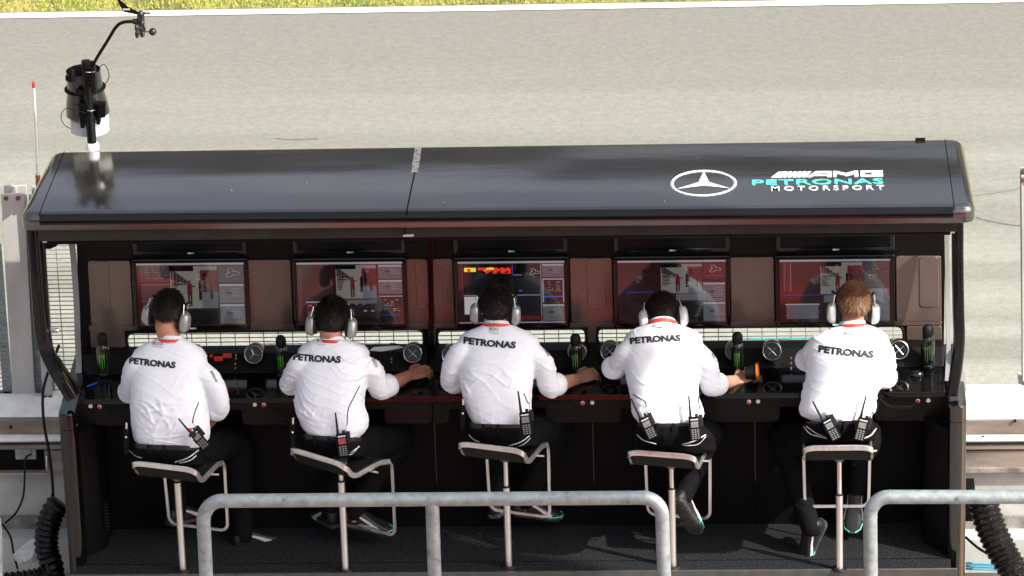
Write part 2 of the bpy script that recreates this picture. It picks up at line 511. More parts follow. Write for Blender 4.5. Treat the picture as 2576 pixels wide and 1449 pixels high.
# ================================================================== SETTING
ZG = -0.85            # level of the track and the pit lane
def sheet(name, x0, x1, y0, y1, z, m, kind='structure', n=1):
    mb = MB(); vs = []; fs = []
    for i in range(n + 1):
        for j in range(n + 1):
            vs.append((x0 + (x1 - x0) * i / n, y0 + (y1 - y0) * j / n, z))
    for i in range(n):
        for j in range(n):
            a = i * (n + 1) + j
            fs.append((a, a + n + 1, a + n + 2, a + 1))
    mb.add(vs, fs)
    o = mb.build(name, m, smooth=False)
    return tag(o, kind=kind)
sheet('ground', -900, 900, -400, 1500, ZG - .02, M_GRASS)
LA, LB = U(0, 46.5, Z=ZG), U(2576, 5.5, Z=ZG)          # near edge of the far white line
sl_ = (LB.y - LA.y) / (LB.x - LA.x)
def ribbon(name, d0, d1, z, m, x0=-300, x1=300, kind='structure'):
    def yy(x): return LA.y + (x - LA.x) * sl_
    mb = MB(); mb.add([(x0, yy(x0)+d0, z), (x1, yy(x1)+d0, z), (x1, yy(x1)+d1, z), (x0, yy(x0)+d1, z)], [(0, 1, 2, 3)])
    return tag(mb.build(name, m, smooth=False), kind=kind)
track = ribbon('track', -(LA.y - .55) - 1.2, .135, ZG - .004, M_ASPH)
ribbon('track_edge_line', 0, .10, ZG + .002, M_LINE)
sheet('pit_lane', -60, 60, -60, .50, ZG - .008, M_LANE)

for pts, w_ in (([(2395, 499), (2440, 494), (2500, 486), (2580, 470)], .006), ([(2455, 548), (2490, 557), (2540, 566), (2580, 570)], .02), ([(690, 348), (740, 352), (800, 349)], .015)):
    P = [U(a, b, Z=ZG) for a, b in pts]; m = MB(); z = V((0, 0, -.002)); d = V((0, w_, 0))
    m.add([p + z for p in P] + [p + d + z for p in P], [(i, i + 1, len(P) + i + 1, len(P) + i) for i in range(len(P) - 1)])
    tag(m.build('track_scuff', mat('tar_mark', (.13, .125, .115), .8, var=.3, vscale=20), smooth=False), kind='structure')
# grass blades along the verge that the frame shows
g = MB()
for i in range(16000):
    x = random.uniform(-4.6, 3.6); d = random.uniform(.14, 1.3)
    y = LA.y + (x - LA.x) * sl_ + d
    h = random.uniform(.012, .03); a = random.uniform(0, 6.3); b = .006
    c, s_ = math.cos(a) * b, math.sin(a) * b
    g.add([(x - c, y - s_, ZG-.01), (x + c, y + s_, ZG-.01), (x + random.uniform(-.02, .02), y + random.uniform(-.02, .02), ZG + h)], [(0, 1, 2)])
M_BLADE = mat('grass_blade', (.22, .34, .025), .7, var=.2, vscale=1.5, col2=(.38, .33, .07))
tag(g.build('verge_grass', M_BLADE, smooth=False), 'bright green grass verge beyond the white track edge line', 'grass', kind='stuff')

# -------------------------------------------------- pit wall (behind the stand), from left to right
YW = .52
def zz(px, py, Y): return U(px, py, Y=Y).z
XW0, XW1 = -5.0, 5.0
def wall_strip(mb, py0, py1, proud, side=0, thick=.3, px=60):
    x0, x1 = (XW0, -2.0) if side < 0 else (2.0, XW1) if side > 0 else (XW0, XW1)
    z1, z0 = zz(px, py0, YW - proud), zz(px, py1, YW - proud)
    mb.box((x0, YW - proud, z0), (x1, YW + thick, z1))
    return z0, z1
pw = thing('pit_wall', (0, YW, ZG), 'white painted concrete pit wall running behind the black stand', 'wall')
zt = zz(60, 1052, YW)            # top of wall
m = MB(); m.box((XW0, YW, ZG), (XW1, YW + .40, zt - .05)); m.build('wall_core', M_WHITEW, pw, bevel=.006)
YB = U(60, 988, Z=zt).y
m = MB(); m.box((XW0, YW - .03, zt - .048), (XW1, YB, zt)); m.build('coping', M_LEDGE, pw, bevel=.008)
for sd, px in ((-1, 60), (1, 2500)):
    xa, xb = (XW0, -2.05) if sd < 0 else (2.05, XW1)
    def st(y0, y1, proud, thick=.02):
        z1, z0 = zz(px, y0, YW - proud), zz(px, y1, YW - proud)
        b = MB(); b.box((xa, YW - proud, z0), (xb, YW - proud + thick, z1)); return b
    st(1057, 1092, .045, .04).build('upper_guard_beam', M_SHEET, pw, bevel=.003)
    b = MB()
    P0, P1 = zz(px, 1095, YW - .06), zz(px, 1118, YW - .06)
    b.rings([[V((x, YW - .03 - .045 * math.sin(t), P0 + (P1 - P0) * k / 8)) for k, t in [(k, math.pi * k / 8) for k in range(9)]] + [V((x, YW - .002, P1)), V((x, YW - .002, P0))] for x in (xa, xb)])
    b.build('rounded_guard_beam', M_LEDGE if sd < 0 else M_WHITEW, pw)
    st(1121, 1131, .055, .05).build('lower_guard_beam', M_SHEET, pw, bevel=.002)
    if sd > 0:
        st(1135, 1178, .04, .035).build('sheet_panel', M_SHEET, pw, bevel=.002)
        st(1178, 1190, .05, .045).build('panel_flange', M_GREYW, pw, bevel=.002)
    else:
        st(1190, 1197, .05, .045).build('panel_flange', M_SHEET, pw, bevel=.002)
        b = MB()
        for x0_, x1_ in ((112, 170),):
            A, B = U(x0_, 1134, Y=YW-.04), U(x1_, 1190, Y=YW-.04)
            b.box((A.x, YW - .04, B.z), (B.x, YW - .005, A.z))
        b.build('sheet_panel', M_SHEET, pw, bevel=.002)
        A, B = U(-80, 1134, Y=YW-.035), U(112, 1189, Y=YW-.035)
        b = MB(); b.box((A.x, YW - .012, B.z), (B.x, YW - .001, A.z)); b.build('socket_recess', M_BLACK, pw)
        b = MB(); A, B = U(37, 1127, Y=YW-.05), U(92, 1156, Y=YW-.05)
        b.box((A.x, YW - .05, B.z), (B.x, YW - .014, A.z))
        for q in (52, 76): 
            c = U(q, 1134, Y=YW-.052); b.cyl(c, c + V((0, -.006, 0)), .006)
        b.build('socket_box', M_GALV, pw, bevel=.003)
        b = MB(); b.tube([U(118, 1150, Y=YW-.06), U(119, 1178, Y=YW-.06)], .008, ends='round'); b.build('latch_handle', M_ALU, pw)
    # lower dark band and foot ledge
    st(1300, 1352, .02).build('lower_recess', M_GREYW, pw)
    z1 = zz(px, 1352, YW - .12); z0 = z1 - .20
    b = MB(); b.box((xa, YW - .14, z0), (xb, YW - .002, z1)); b.build('foot_ledge', M_WHITEW, pw, bevel=.005)
# bolts on the beams
for q in ((27, 1074), (2553, 1053 + 5), (2473, 1099)):
    b = MB(); c = U(q[0], q[1], Y=YW - .05); b.cyl(c, c + V((0, -.008, 0)), .008); b.build('bolt', M_RUBBER, pw)
# painted strips on the track side of the wall, seen through the slots
YS = YB + .02
def strip(name, pxa, pxb, pya, pyb, m, lab, Y=1.25):
    A, B = U(pxa, pya, Y=Y), U(pxb, pyb, Y=Y)
    b = MB(); b.box((A.x, Y, min(A.z, B.z)), (B.x, Y + .03, max(A.z, B.z)))
    return tag(b.build(name, m, base=(A.x, Y, B.z), bevel=.002), lab, 'board')
strip('teal_board', 1845, 2060, 857, 885, M_TEALD, 'teal board seen through the slot left of the fifth man')
strip('green_board', 1685, 1700 - 260 + 20, 861, 885, M_GREENB, 'lime green board seen through the slot right of the middle man')
strip('green_board', 640, 1000, 864, 885, M_WHITEW, 'pale board seen through the slot above the left console')

# -------------------------------------------------- debris fence
YF = .86
DF = thing('debris_fence', (-2.5, .86, 0), 'steel mesh debris fence on pale posts standing on the pit wall', 'fence')
def sub(name, parent):
    o = link(bpy.data.objects.new(name, None)); o.parent = parent; o.empty_display_size = .1
    return o
def mesh_panel(px0, px1, py0, py1, lab, Y=YF, leanx=0.0):
    A, B = U(px0, py0, Y=Y), U(px1, py1, Y=Y)
    t = sub('fence_panel', DF)
    b = MB(); x = A.x
    while x < B.x:
        b.box((x - .0022, Y - .0022, B.z), (x + .0022, Y + .0022, A.z)); x += .076
    z = B.z
    while z < A.z:
        b.box((A.x, Y - .004, z - .0022), (B.x, Y + .0005, z + .0022)); z += .0245
    b.build('wire_mesh', M_STEELW, t, smooth=False)
    f = MB(); w_ = .035
    f.box((A.x - .01, Y + .004, B.z), (A.x + w_, Y + .018, A.z)); f.box((B.x - w_, Y + .004, B.z), (B.x + .01, Y + .018, A.z))
    f.box((A.x, Y + .004, B.z - .03), (B.x, Y + .018, B.z + .014)); 
    f.build('panel_frame', M_STEELW if False else M_GALV, t, smooth=False)
    for q in range(5):
        k = MB(); c = V((A.x + .015, Y, B.z + (A.z - B.z) * (q + .5) / 5)); k.cyl(c, c + V((0, -.008, 0)), .009); k.build('bolt', M_GALV, t)
    return t
mesh_panel(-420, 26, 620, 992, 'wire mesh panel at the far left of the photo, left of the bolted post')
mesh_panel(66, 1210, 600, 992, 'wire mesh panel seen through the left slot and left side window')
mesh_panel(1215, 2345, 600, 980, 'wire mesh panel seen through the slots right of the stand divider')

def fence_post(px, py_top, py_bot, wid, lab, Y, dx, mats, rust=True):
    A, B = U(px, py_top, Y=Y), U(px + dx, py_bot, Y=Y)
    t = sub('fence_post', DF); t['label'] = lab
    hw = wid * S / 2
    b = MB()
    # H section: near flange, web, far flange
    def slab(y0, y1, w2):
        b.add([(B.x - w2, y0, B.z), (B.x + w2, y0, B.z), (B.x + w2, y1, B.z), (B.x - w2, y1, B.z),
               (A.x - w2, y0, A.z), (A.x + w2, y0, A.z), (A.x + w2, y1, A.z), (A.x - w2, y1, A.z)],
              [(0,3,2,1),(4,5,6,7),(0,1,5,4),(1,2,6,5),(2,3,7,6),(3,0,4,7)])
    slab(Y - .02, Y - .008, hw); slab(Y - .008, Y + .09, .006); slab(Y + .09, Y + .10, hw)
    b.build('post_beam', mats, t, bevel=.002)
    for fy in (.02, .985):
        for fx in (-.55, .5):
            k = MB(); c = A.lerp(B, fy) + V((fx * hw, -.02, 0)); k.cyl(c, c + V((0, -.004, 0)), .013); k.cyl(c, c + V((0, -.012, 0)), .008, seg=6)
            k.build('bolt', M_RUST, t)
    b = MB(); b.box((B.x - hw - .02, Y - .05, B.z - .012), (B.x + hw + .02, Y + .14, B.z + .004)); b.build('base_plate', M_LEDGE, t, bevel=.002)
    return t
fence_post(32, 484, 1006, 60, 'rust streaked steel fence post standing on the white ledge at the left edge', .84, 30, M_POST)
fence_post(86, 486, 1003, 26, 'narrow white fence post between the rusty post and the black stand', .80, 36, M_WHITEW)
fence_post(2580, 438, 968, 24, 'pale fence post at the right edge of the photo', .84, 4, M_POST)

# whip antenna
A, B = U(85, 216, Y=.82), U(95, 440, Y=.82)
t = thing('whip_antenna', U(97, 478, Y=.82), 'thin white whip antenna with red tip beside the left end of the roof', 'antenna')
b = MB(); b.tube([A, B], [.0055, .008], seg=10); b.build('rod', M_WPLAS, t)
b = MB(); b.tube([U(84.5, 208, Y=.82), U(85, 218, Y=.82)], .009, ends='round'); b.build('tip', M_RED, t)
b = MB(); b.cyl(B, U(97, 480, Y=.82), .013); b.build('base', M_BROWN, t)

# ================================================================== THE STAND
ST = thing('pit_wall_stand', (0, 0, 0), 'long black command stand with overhanging roof, monitors and a desk for five men', 'command stand')
ZR = 2.0
YR = U(1250, 361, Z=ZR).y       # rear edge depth
YFr = U(1250, 545, Z=ZR).y      # front edge depth
ZRa = ZR
# plan corners from the four measured corners
cA = U(47, 540, Z=ZR); cB = U(2455, 520, Z=ZR); cC = U(2423, 345, Z=ZR); cD = U(131, 377, Z=ZR)
cor = [V((cA.x, cA.y)), V((cB.x, cB.y)), V((cC.x, cC.y)), V((cD.x, cD.y))]
def inset(ps, d):
    c = sum(ps, V((0, 0))) / 4
    out = []
    for i in range(4):
        a, b_, c_ = ps[i-1], ps[i], ps[(i+1) % 4]
        e1 = (b_ - a).normalized(); e2 = (c_ - b_).normalized()
        n1 = V((-e1.y, e1.x)); n2 = V((-e2.y, e2.x))
        k = (n1 + n2); k = k / max(k.dot(n1), .2)
        out.append(b_ + k * d)
    return out
Rn = .042
zbot = zz(1288, 586, cA.y + .0)
rgs = []
prof = [(Rn * (1 - math.cos(a)), ZR - Rn * (1 - math.sin(a))) for a in [R(90 - 15 * k) for k in range(7)]]
prof = [(Rn, ZR)] + [(Rn * (1 - math.cos(R(a))), ZR - Rn * (1 - math.sin(R(a)))) for a in (75, 60, 45, 30, 15, 0)]
for ins, z in prof + [(0.0, ZR - .085), (.004, ZR - .088), (.03, ZR - .088)]:
    rad = max(.075 - ins, .025)
    rgs.append([V((p.x, p.y, z)) for p in round_poly(inset(cor, ins), rad, 8)])
m = MB(); m.rings(rgs)
m.build('roof', M_ROOF, ST, angle=35)
# gloss nose along the front edge
def along(px0, px1, py0, py1, Y): return U(px0, py0, Y=Y), U(px1, py1, Y=Y)
front_y = (cA.y + cB.y) / 2
m = MB()
nose = [(-.004, -.055), (-.0035, -.040), (.0015, -.022), (.010, -.010), (.016, -.0052), (.016, -.012), (.006, -.055)]
def yline(x): return cA.y + (x - cA.x) / (cB.x - cA.x) * (cB.y - cA.y)
xa_, xb_ = U(95, 550, Z=ZR).x, U(2400, 535, Z=ZR).x
m.rings([[V((x, yline(x) + q[0], ZR + q[1])) for q in nose] for x in (xa_, xb_)])
m.build('roof_nose', M_GLOSS, ST)
# valance (recessed face under the nose) and roller of the rain blind
m = MB(); zv = ZR - .086
m.box((xa_ - .02, cA.y + .035, zv - .075), (xb_ + .02, cA.y + .06, zv + .01)); m.build('valance', mat('valance_satin', (.022, .020, .017), .45, spec=.3, var=.2), ST, bevel=.003)
m = MB(); zb = zv - .085
m.tube([V((xa_ + .02, cA.y + .075, zb)), V((xb_ - .01, cA.y + .075, zb))], .022, seg=14); m.build('blind_roller', M_BLACK, ST)
m = MB()
for x in (xa_ + .01, xb_ + .0): m.cyl((x - .012, cA.y + .07, zb), (x + .012, cA.y + .07, zb), .012)
m.build('roller_pin', M_ALU, ST)
m = MB(); c = U(1027, 592, Y=cA.y + .03); m.box((c.x - .026, c.y - .006, c.z - .006), (c.x + .026, c.y + .006, c.z + .006)); m.build('joint_bracket', M_ALU, ST, bevel=.002)
# joints in the roof skin
def roof_seam(p, q, wd, name, mm, hh=.0012, extra=None):
    a, b_ = U(p[0], p[1], Z=ZR), U(q[0], q[1], Z=ZR)
    d = (b_ - a).normalized(); n_ = V((-d.y, d.x, 0)) * wd / 2
    m = MB(); z = V((0, 0, hh))
    m.add([a - n_, a + n_, b_ + n_, b_ - n_, a - n_ + z, a + n_ + z, b_ + n_ + z, b_ - n_ + z], [(0,3,2,1),(4,5,6,7),(0,1,5,4),(1,2,6,5),(2,3,7,6),(3,0,4,7)])
    return m.build(name, mm, ST, smooth=False)
roof_seam((1056, 373), (1021, 541), .007, 'roof_joint', M_BLACK, .0015)
roof_seam((162, 380), (97, 543), .004, 'end_joint', M_BLACK)
roof_seam((2377, 350), (2402, 530), .004, 'end_joint', M_BLACK)
roof_seam((1052, 372), (1043, 434), .034, 'tape_patch', mat('clear_tape', (.16, .155, .15), .22, var=.5, vscale=30, bump=.5, bscale=60), .0022)
m = MB(); a = U(1021, 546, Y=cA.y - .002); m.tube([a, U(1018, 566, Y=cA.y - .003), U(1018, 590, Y=cA.y + .03)], .0035, seg=6); m.build('joint_wire', M_BLACK, ST)
# small bracket on the rear edge at right
c = U(2315, 346, Z=ZR + .012); m = MB(); m.box((c.x - .025, c.y - .02, ZR), (c.x + .025, c.y + .01, ZR + .008)); m.build('rear_bracket', M_BLACK, ST, bevel=.002)

# emblem: ring and three-pointed star
C0 = U(1770, 461, Z=ZR)
m = MB(); rr_o, rr_i = .165, .149
n = 64; z1 = ZR + .0035
for (a, b_) in ((rr_o, rr_i),):
    rs = []
    for k in range(n):
        t_ = 2 * math.pi * k / n
        e = V((math.cos(t_), math.sin(t_), 0))
        rs.append([C0 + e * rr_i + V((0, 0, .0005)), C0 + e * (rr_i + rr_o) / 2 + V((0, 0, .006)), C0 + e * rr_o + V((0, 0, .0005))])
    m.rings(rs, cap=False, closed=True)
for k in range(3):
    t_ = R(90 + 120 * k); e = V((math.cos(t_), math.sin(t_), 0)); s_ = V((-e.y, e.x, 0))
    tip = C0 + e * .152
    i1 = C0 + (e * .5 + s_ * .866) * .030; i2 = C0 + (e * .5 - s_ * .866) * .030
    lo = V((0, 0, .001)); hi = V((0, 0, .012))
    m.add([C0 + hi, tip + lo + V((0,0,.003)), i1 + lo, i2 + lo], [(0, 1, 2), (0, 3, 1), (1, 3, 2)])
m.build('star_emblem', mat('chrome_white', (.80, .82, .81), .3, metal=.15, var=.05), ST, angle=20)

def roof_text(s, pxa, pxb, py_top, py_bot, mm, off, name, space=1.0, shear=0):
    a = U(pxa, (py_top + py_bot) / 2, Z=ZR); b_ = U(pxb, (py_top + py_bot) / 2, Z=ZR)
    yt, yb = U((pxa + pxb) / 2, py_top, Z=ZR).y, U((pxa + pxb) / 2, py_bot, Z=ZR).y
    me = text_mesh(s, off=off, ext=.02, space=space, shear=shear)
    fit(me, a.x, b_.x, yb, yt)
    for v in me.vertices: v.co.z = ZR + (.003 if v.co.z > 0 else .0004)
    return place(me, name, mm, ST, smooth=False)
roof_text('PETRONAS', 1892, 2222, 451.5, 464.5, M_TEAL, .010, 'teal_lettering', 1.05)
roof_text('MOTORSPORT', 1940, 2224, 468, 479, M_WPRINT, .006, 'small_lettering', 1.5)
# the slanted bars and wide italic capitals above
m = MB()
xA, xB = U(1940, 440, Z=ZR).x, U(2221, 438, Z=ZR).x
yA, yB = U(2080, 445.5, Z=ZR).y, U(2080, 431.5, Z=ZR).y
def poly(pts):
    q = [V((xA + (xB - xA) * p[0], yA + (yB - yA) * p[1], 0)) for p in pts]
    n = len(q)
    m.add([p + V((0, 0, ZR + .0004)) for p in q] + [p + V((0, 0, ZR + .003)) for p in q], [tuple(range(n))[::-1], tuple(range(n, 2 * n))] + [(i, (i+1) % n, n + (i+1) % n, n + i) for i in range(n)])
poly([(0, 0), (.09, 0), (.145, 1), (.065, .95)])
for k in range(5):
    x = .105 + k * .043; poly([(x, 0), (x + .026, 0), (x + .082, 1), (x + .056, 1)])
# A
poly([(.32, 0), (.35, 0), (.43, .72), (.50, .72), (.50, 1), (.40, 1)]); poly([(.50, 1), (.50, 0), (.54, 0), (.54, 1)]); poly([(.385, .25), (.50, .25), (.50, .45), (.41, .45)])
# M
poly([(.555, 0), (.585, 0), (.585, 1), (.555, 1)]); poly([(.585, 1), (.585, .55), (.67, .12), (.67, .60)]); poly([(.67, .60), (.67, .12), (.745, .55), (.745, 1)]); poly([(.745, 0), (.78, 0), (.78, 1), (.745, 1)])
# G
poly([(.80, 0), (.84, 0), (.84, 1), (.80, 1)]); poly([(.84, .75), (1, .75), (1, 1), (.84, 1)]); poly([(.84, 0), (1, 0), (1, .25), (.84, .25)]); poly([(.955, .25), (1, .25), (1, .55), (.955, .55)]); poly([(.90, .42), (.955, .42), (.955, .55), (.90, .55)])
m.build('italic_lettering', M_WPRINT, ST, smooth=False)

# ---------------------------------------------------- back wall, slots, panels
YBW = .36
ZD = .84
wall_outer = [(192, 560), (2378, 552), (2372, 1010), (205, 1020)]
slots = [round_poly([(318, 836), (1066, 828), (1070, 872), (320, 880)], 20, 6), round_poly([(1098, 829), (1474, 824), (1476, 870), (1100, 874)], 20, 6),
         round_poly([(1501, 824), (2272, 819), (2275, 864), (1503, 869)], 20, 6)]
wall_plate([wall_outer] + slots, YBW, .02, 'back_wall', M_CARBON, ST)
# padded panels
def lat(x): return -.0057 * (x - 1280)     # measured rows rise to the right
def panel(x0, x1, y0, y1, nm='padded_panel', prd=.012, r=5, m_=M_PANEL):
    q = [(x0, y0 + lat(x0)), (x1, y0 + lat(x1)), (x1 + (y1-y0)*lean(x1), y1 + lat(x1)), (x0 + (y1-y0)*lean(x0), y1 + lat(x0))]
    return wall_plate([round_poly(q, r, 3)], YBW - prd, prd - .0005, nm, m_, ST, bev=.0025)
row0, row1, row2 = 652, 813, 822
for x0, x1 in ((222, 326), (622, 729), (1022, 1074), (1088, 1137), (1434, 1538), (1838, 1945), (2255, 2366)):
    panel(x0, x1, row0, row1)
for x0, x1 in ((248, 310), (1076, 1097), (1478, 1500)): pass
panel(225, 1076, 815, 826, 'rail_strip', .010, 2); panel(1090, 2368, 815, 824, 'rail_strip', .010, 2)
panel(228, 312, 828, 868, 'end_panel', .010, 4); panel(2282, 2368, 828, 868, 'end_panel', .010, 4)
panel(1078, 1095, 826, 868, 'slot_pillar', .008, 2); panel(1479, 1499, 826, 868, 'slot_pillar', .008, 2)
for x0, x1 in ((236, 270), (1045, 1074), (1088, 1109), (1476, 1521), (2314, 2360)):
    panel(x0, x1, 653, 778, 'recess_cover', .016, 9)
# divider post
q = [(1075, 560), (1087, 560), (1093, 1004), (1082, 1004)]
wall_plate([q], YBW - .035, .03, 'divider', M_GLOSS, ST)
# gaskets round the slots
for s_ in slots:
    P = [U(p[0], p[1], Y=YBW - .004) for p in s_]
    m = MB(); m.tube(P, .008, seg=8, closed=True); m.build('slot_gasket', M_RUBBER, ST)

# monitors
def monitor(x0, x1, y0, y1, content, lab, Y0, tilt, upper=False):
    """housing tilted back by tilt; x/y are the measured outline"""
    A = U(x0, y0 + lat(x0), Y=Y0); B = U(x1, y1 + lat(x1), Y=Y0); C = U(x0 + (y1-y0)*lean(x0), y1 + lat(x0), Y=Y0); D_ = U(x1 - (y1-y0)*lean(x1)*0, y0 + lat(x1), Y=Y0)
    w_ = (D_.x - A.x); h_ = (A.z - C.z) / math.cos(tilt)
    cx, cz = (A.x + D_.x) / 2 + (C.x - A.x) / 2, (A.z + C.z) / 2
    # local: x right, y up the screen, z out of the screen toward the men
    ex = V((1, 0, 0)); ey = V((0, math.sin(tilt), math.cos(tilt))); ez = ex.cross(ey)
    cen = V((cx, Y0, cz + (lat(x1) and 0)))
    rot = -math.atan2(D_.z - A.z, D_.x - A.x) * 0
    M = Matrix((( ex.x, ey.x, ez.x, cen.x), (ex.y, ey.y, ez.y, cen.y), (ex.z, ey.z, ez.z, cen.z), (0, 0, 0, 1)))
    m = MB(); hx, hy = w_ / 2, h_ / 2; bz = .022
    def lp(ins, z, rad): return [M @ V((p.x, p.y, z)) for p in round_poly([(-hx+ins, -hy+ins), (hx-ins, -hy+ins), (hx-ins, hy-ins), (-hx+ins, hy-ins)], rad, 4)]
    m.rings([lp(.004, -.045, .012), lp(0, -.04, .014), lp(0, -.002, .014), lp(.002, 0, .012), lp(.0035, .0005, .011), lp(bz, .0005, .003), lp(bz + .001, -.004, .003)], cap=True)
    body = m.build('monitor', M_GLOSS, ST, angle=25)
    body['label'] = lab
    s = MB(); mats = []; idx = {}
    def q(u0_, v0_, u1_, v1_, key, lev):
        if key not in idx: idx[key] = len(mats); mats.append((SCU if upper else SC)[key])
        s.cur = idx[key]
        X0, X1 = -hx + bz, hx - bz; Y0_, Y1_ = hy - bz, -hy + bz
        xa, xb = X0 + (X1 - X0) * u0_, X0 + (X1 - X0) * u1_; ya, yb = Y0_ + (Y1_ - Y0_) * v0_, Y0_ + (Y1_ - Y0_) * v1_
        z = -.0038 + lev * .0004
        s.add([M @ V((xa, yb, z)), M @ V((xb, yb, z)), M @ V((xb, ya, z)), M @ V((xa, ya, z))], [(0, 1, 2, 3)])
    for c_ in content: q(*c_)
    s.build('screen', mats, body, smooth=False)
    k = MB()
    for dx, kk in ((-.004, 0), (.012, 1)):
        k.cur = kk
        k.box((dx - .008, -hy + .006, .0008), (dx + .008, -hy + .014, .002), M)
    k.build('badge', [M_WPRINT, M_TEAL], body, smooth=False)
    return body

rnd = random.Random(3)
def rows(u0_, v0_, u1_, v1_, n, key='line', lev=3, fill=.5, th=.35):
    out = []
    for i in range(n):
        v = v0_ + (v1_ - v0_) * i / n; h = (v1_ - v0_) / n * th; u = u0_
        while u < u1_ - .004:
            l = rnd.uniform(.008, .035)
            if rnd.random() < fill: out.append((u, v, min(u + l, u1_), v + h, key, lev))
            u += l + .006
    return out
def trackmap(cx, cy, r, key='line'):
    out = []
    for i in range(26):
        a = i / 26 * 6.283; rr = r * (1 + .45 * math.sin(3 * a + 1))
        u, v = cx + rr * math.cos(a), cy + rr * 1.1 * math.sin(a)
        out.append((u, v, u + .012, v + .008, key, 4))
    return out
def gauge(u0_, v0_, u1_, v1_):
    w_, h_ = u1_ - u0_, v1_ - v0_
    out = [(u0_, v0_, u1_, v1_, 'slate', 2), (u0_, v0_, u1_, v0_ + .03, 'bar', 3)]
    out += [(u0_ + w_ * .3, v0_ + h_ * .42, u0_ + w_ * .38, v0_ + h_ * .52, 'black', 4), (u0_ + w_ * .42, v0_ + h_ * .42, u0_ + w_ * .5, v0_ + h_ * .52, 'black', 4), (u0_ + w_ * .395, v0_ + h_ * .2, u0_ + w_ * .40, v0_ + h_ * .85, 'black', 4)]
    for i in range(5): out.append((u0_ + w_ * .5, v0_ + h_ * (.25 + .12 * i), u0_ + w_ * rnd.uniform(.7, .97), v0_ + h_ * (.265 + .12 * i), 'line', 4))
    out += [(u0_ + w_ * .45, v0_ + h_ * .75, u0_ + w_ * .9, v0_ + h_ * .80, 'dred', 4)]
    return out
def photo(u0_, v0_, u1_, v1_):
    """live camera picture: grey sky, a row of garages in perspective, a standing crew member in red"""
    w_, h_ = u1_ - u0_, v1_ - v0_
    def a(x0, y0, x1, y1, k, l): return (u0_ + w_*x0, v0_ + h_*y0, u0_ + w_*x1, v0_ + h_*y1, k, l)
    o = [a(0, 0, 1, 1, 'photo', 3), a(.0, .0, .5, .12, 'black', 4)]
    for i in range(16): o.append(a(.02 + .024*i, .06 + .021*i, .045 + .024*i, .33 + .006*i, 'mauve' if i % 3 else 'black', 4))
    for i in range(8): o.append(a(.03, .36 + .05*i, .03 + rnd.uniform(.10, .22), .385 + .05*i, 'black', 4))
    for i in range(10): o.append(a(.05 + .03 * i, .38 + rnd.uniform(0, .04), .07 + .03 * i, .45, 'black', 4))
    for i in range(18):
        x = rnd.uniform(.62, .95); y = rnd.uniform(.1, .6); o.append(a(x, y, x + .03, y + .04, 'mauve' if i % 2 else 'black', 6))
    o += [a(.38, .34, .43, .42, 'dred', 5), a(.355, .42, .46, .72, 'dred', 5), a(.365, .72, .40, .97, 'black', 5), a(.42, .72, .455, .95, 'black', 5), a(.46, .46, .52, .50, 'dred', 5)]
    o += [a(.64, .10, 1, .62, 'dred', 4), a(.60, .34, .66, .80, 'black', 5), a(.70, .18, .76, .60, 'black', 5), a(.66, .62, 1, 1, 'slate', 4), a(.84, .50, .90, .78, 'black', 5)]
    return o
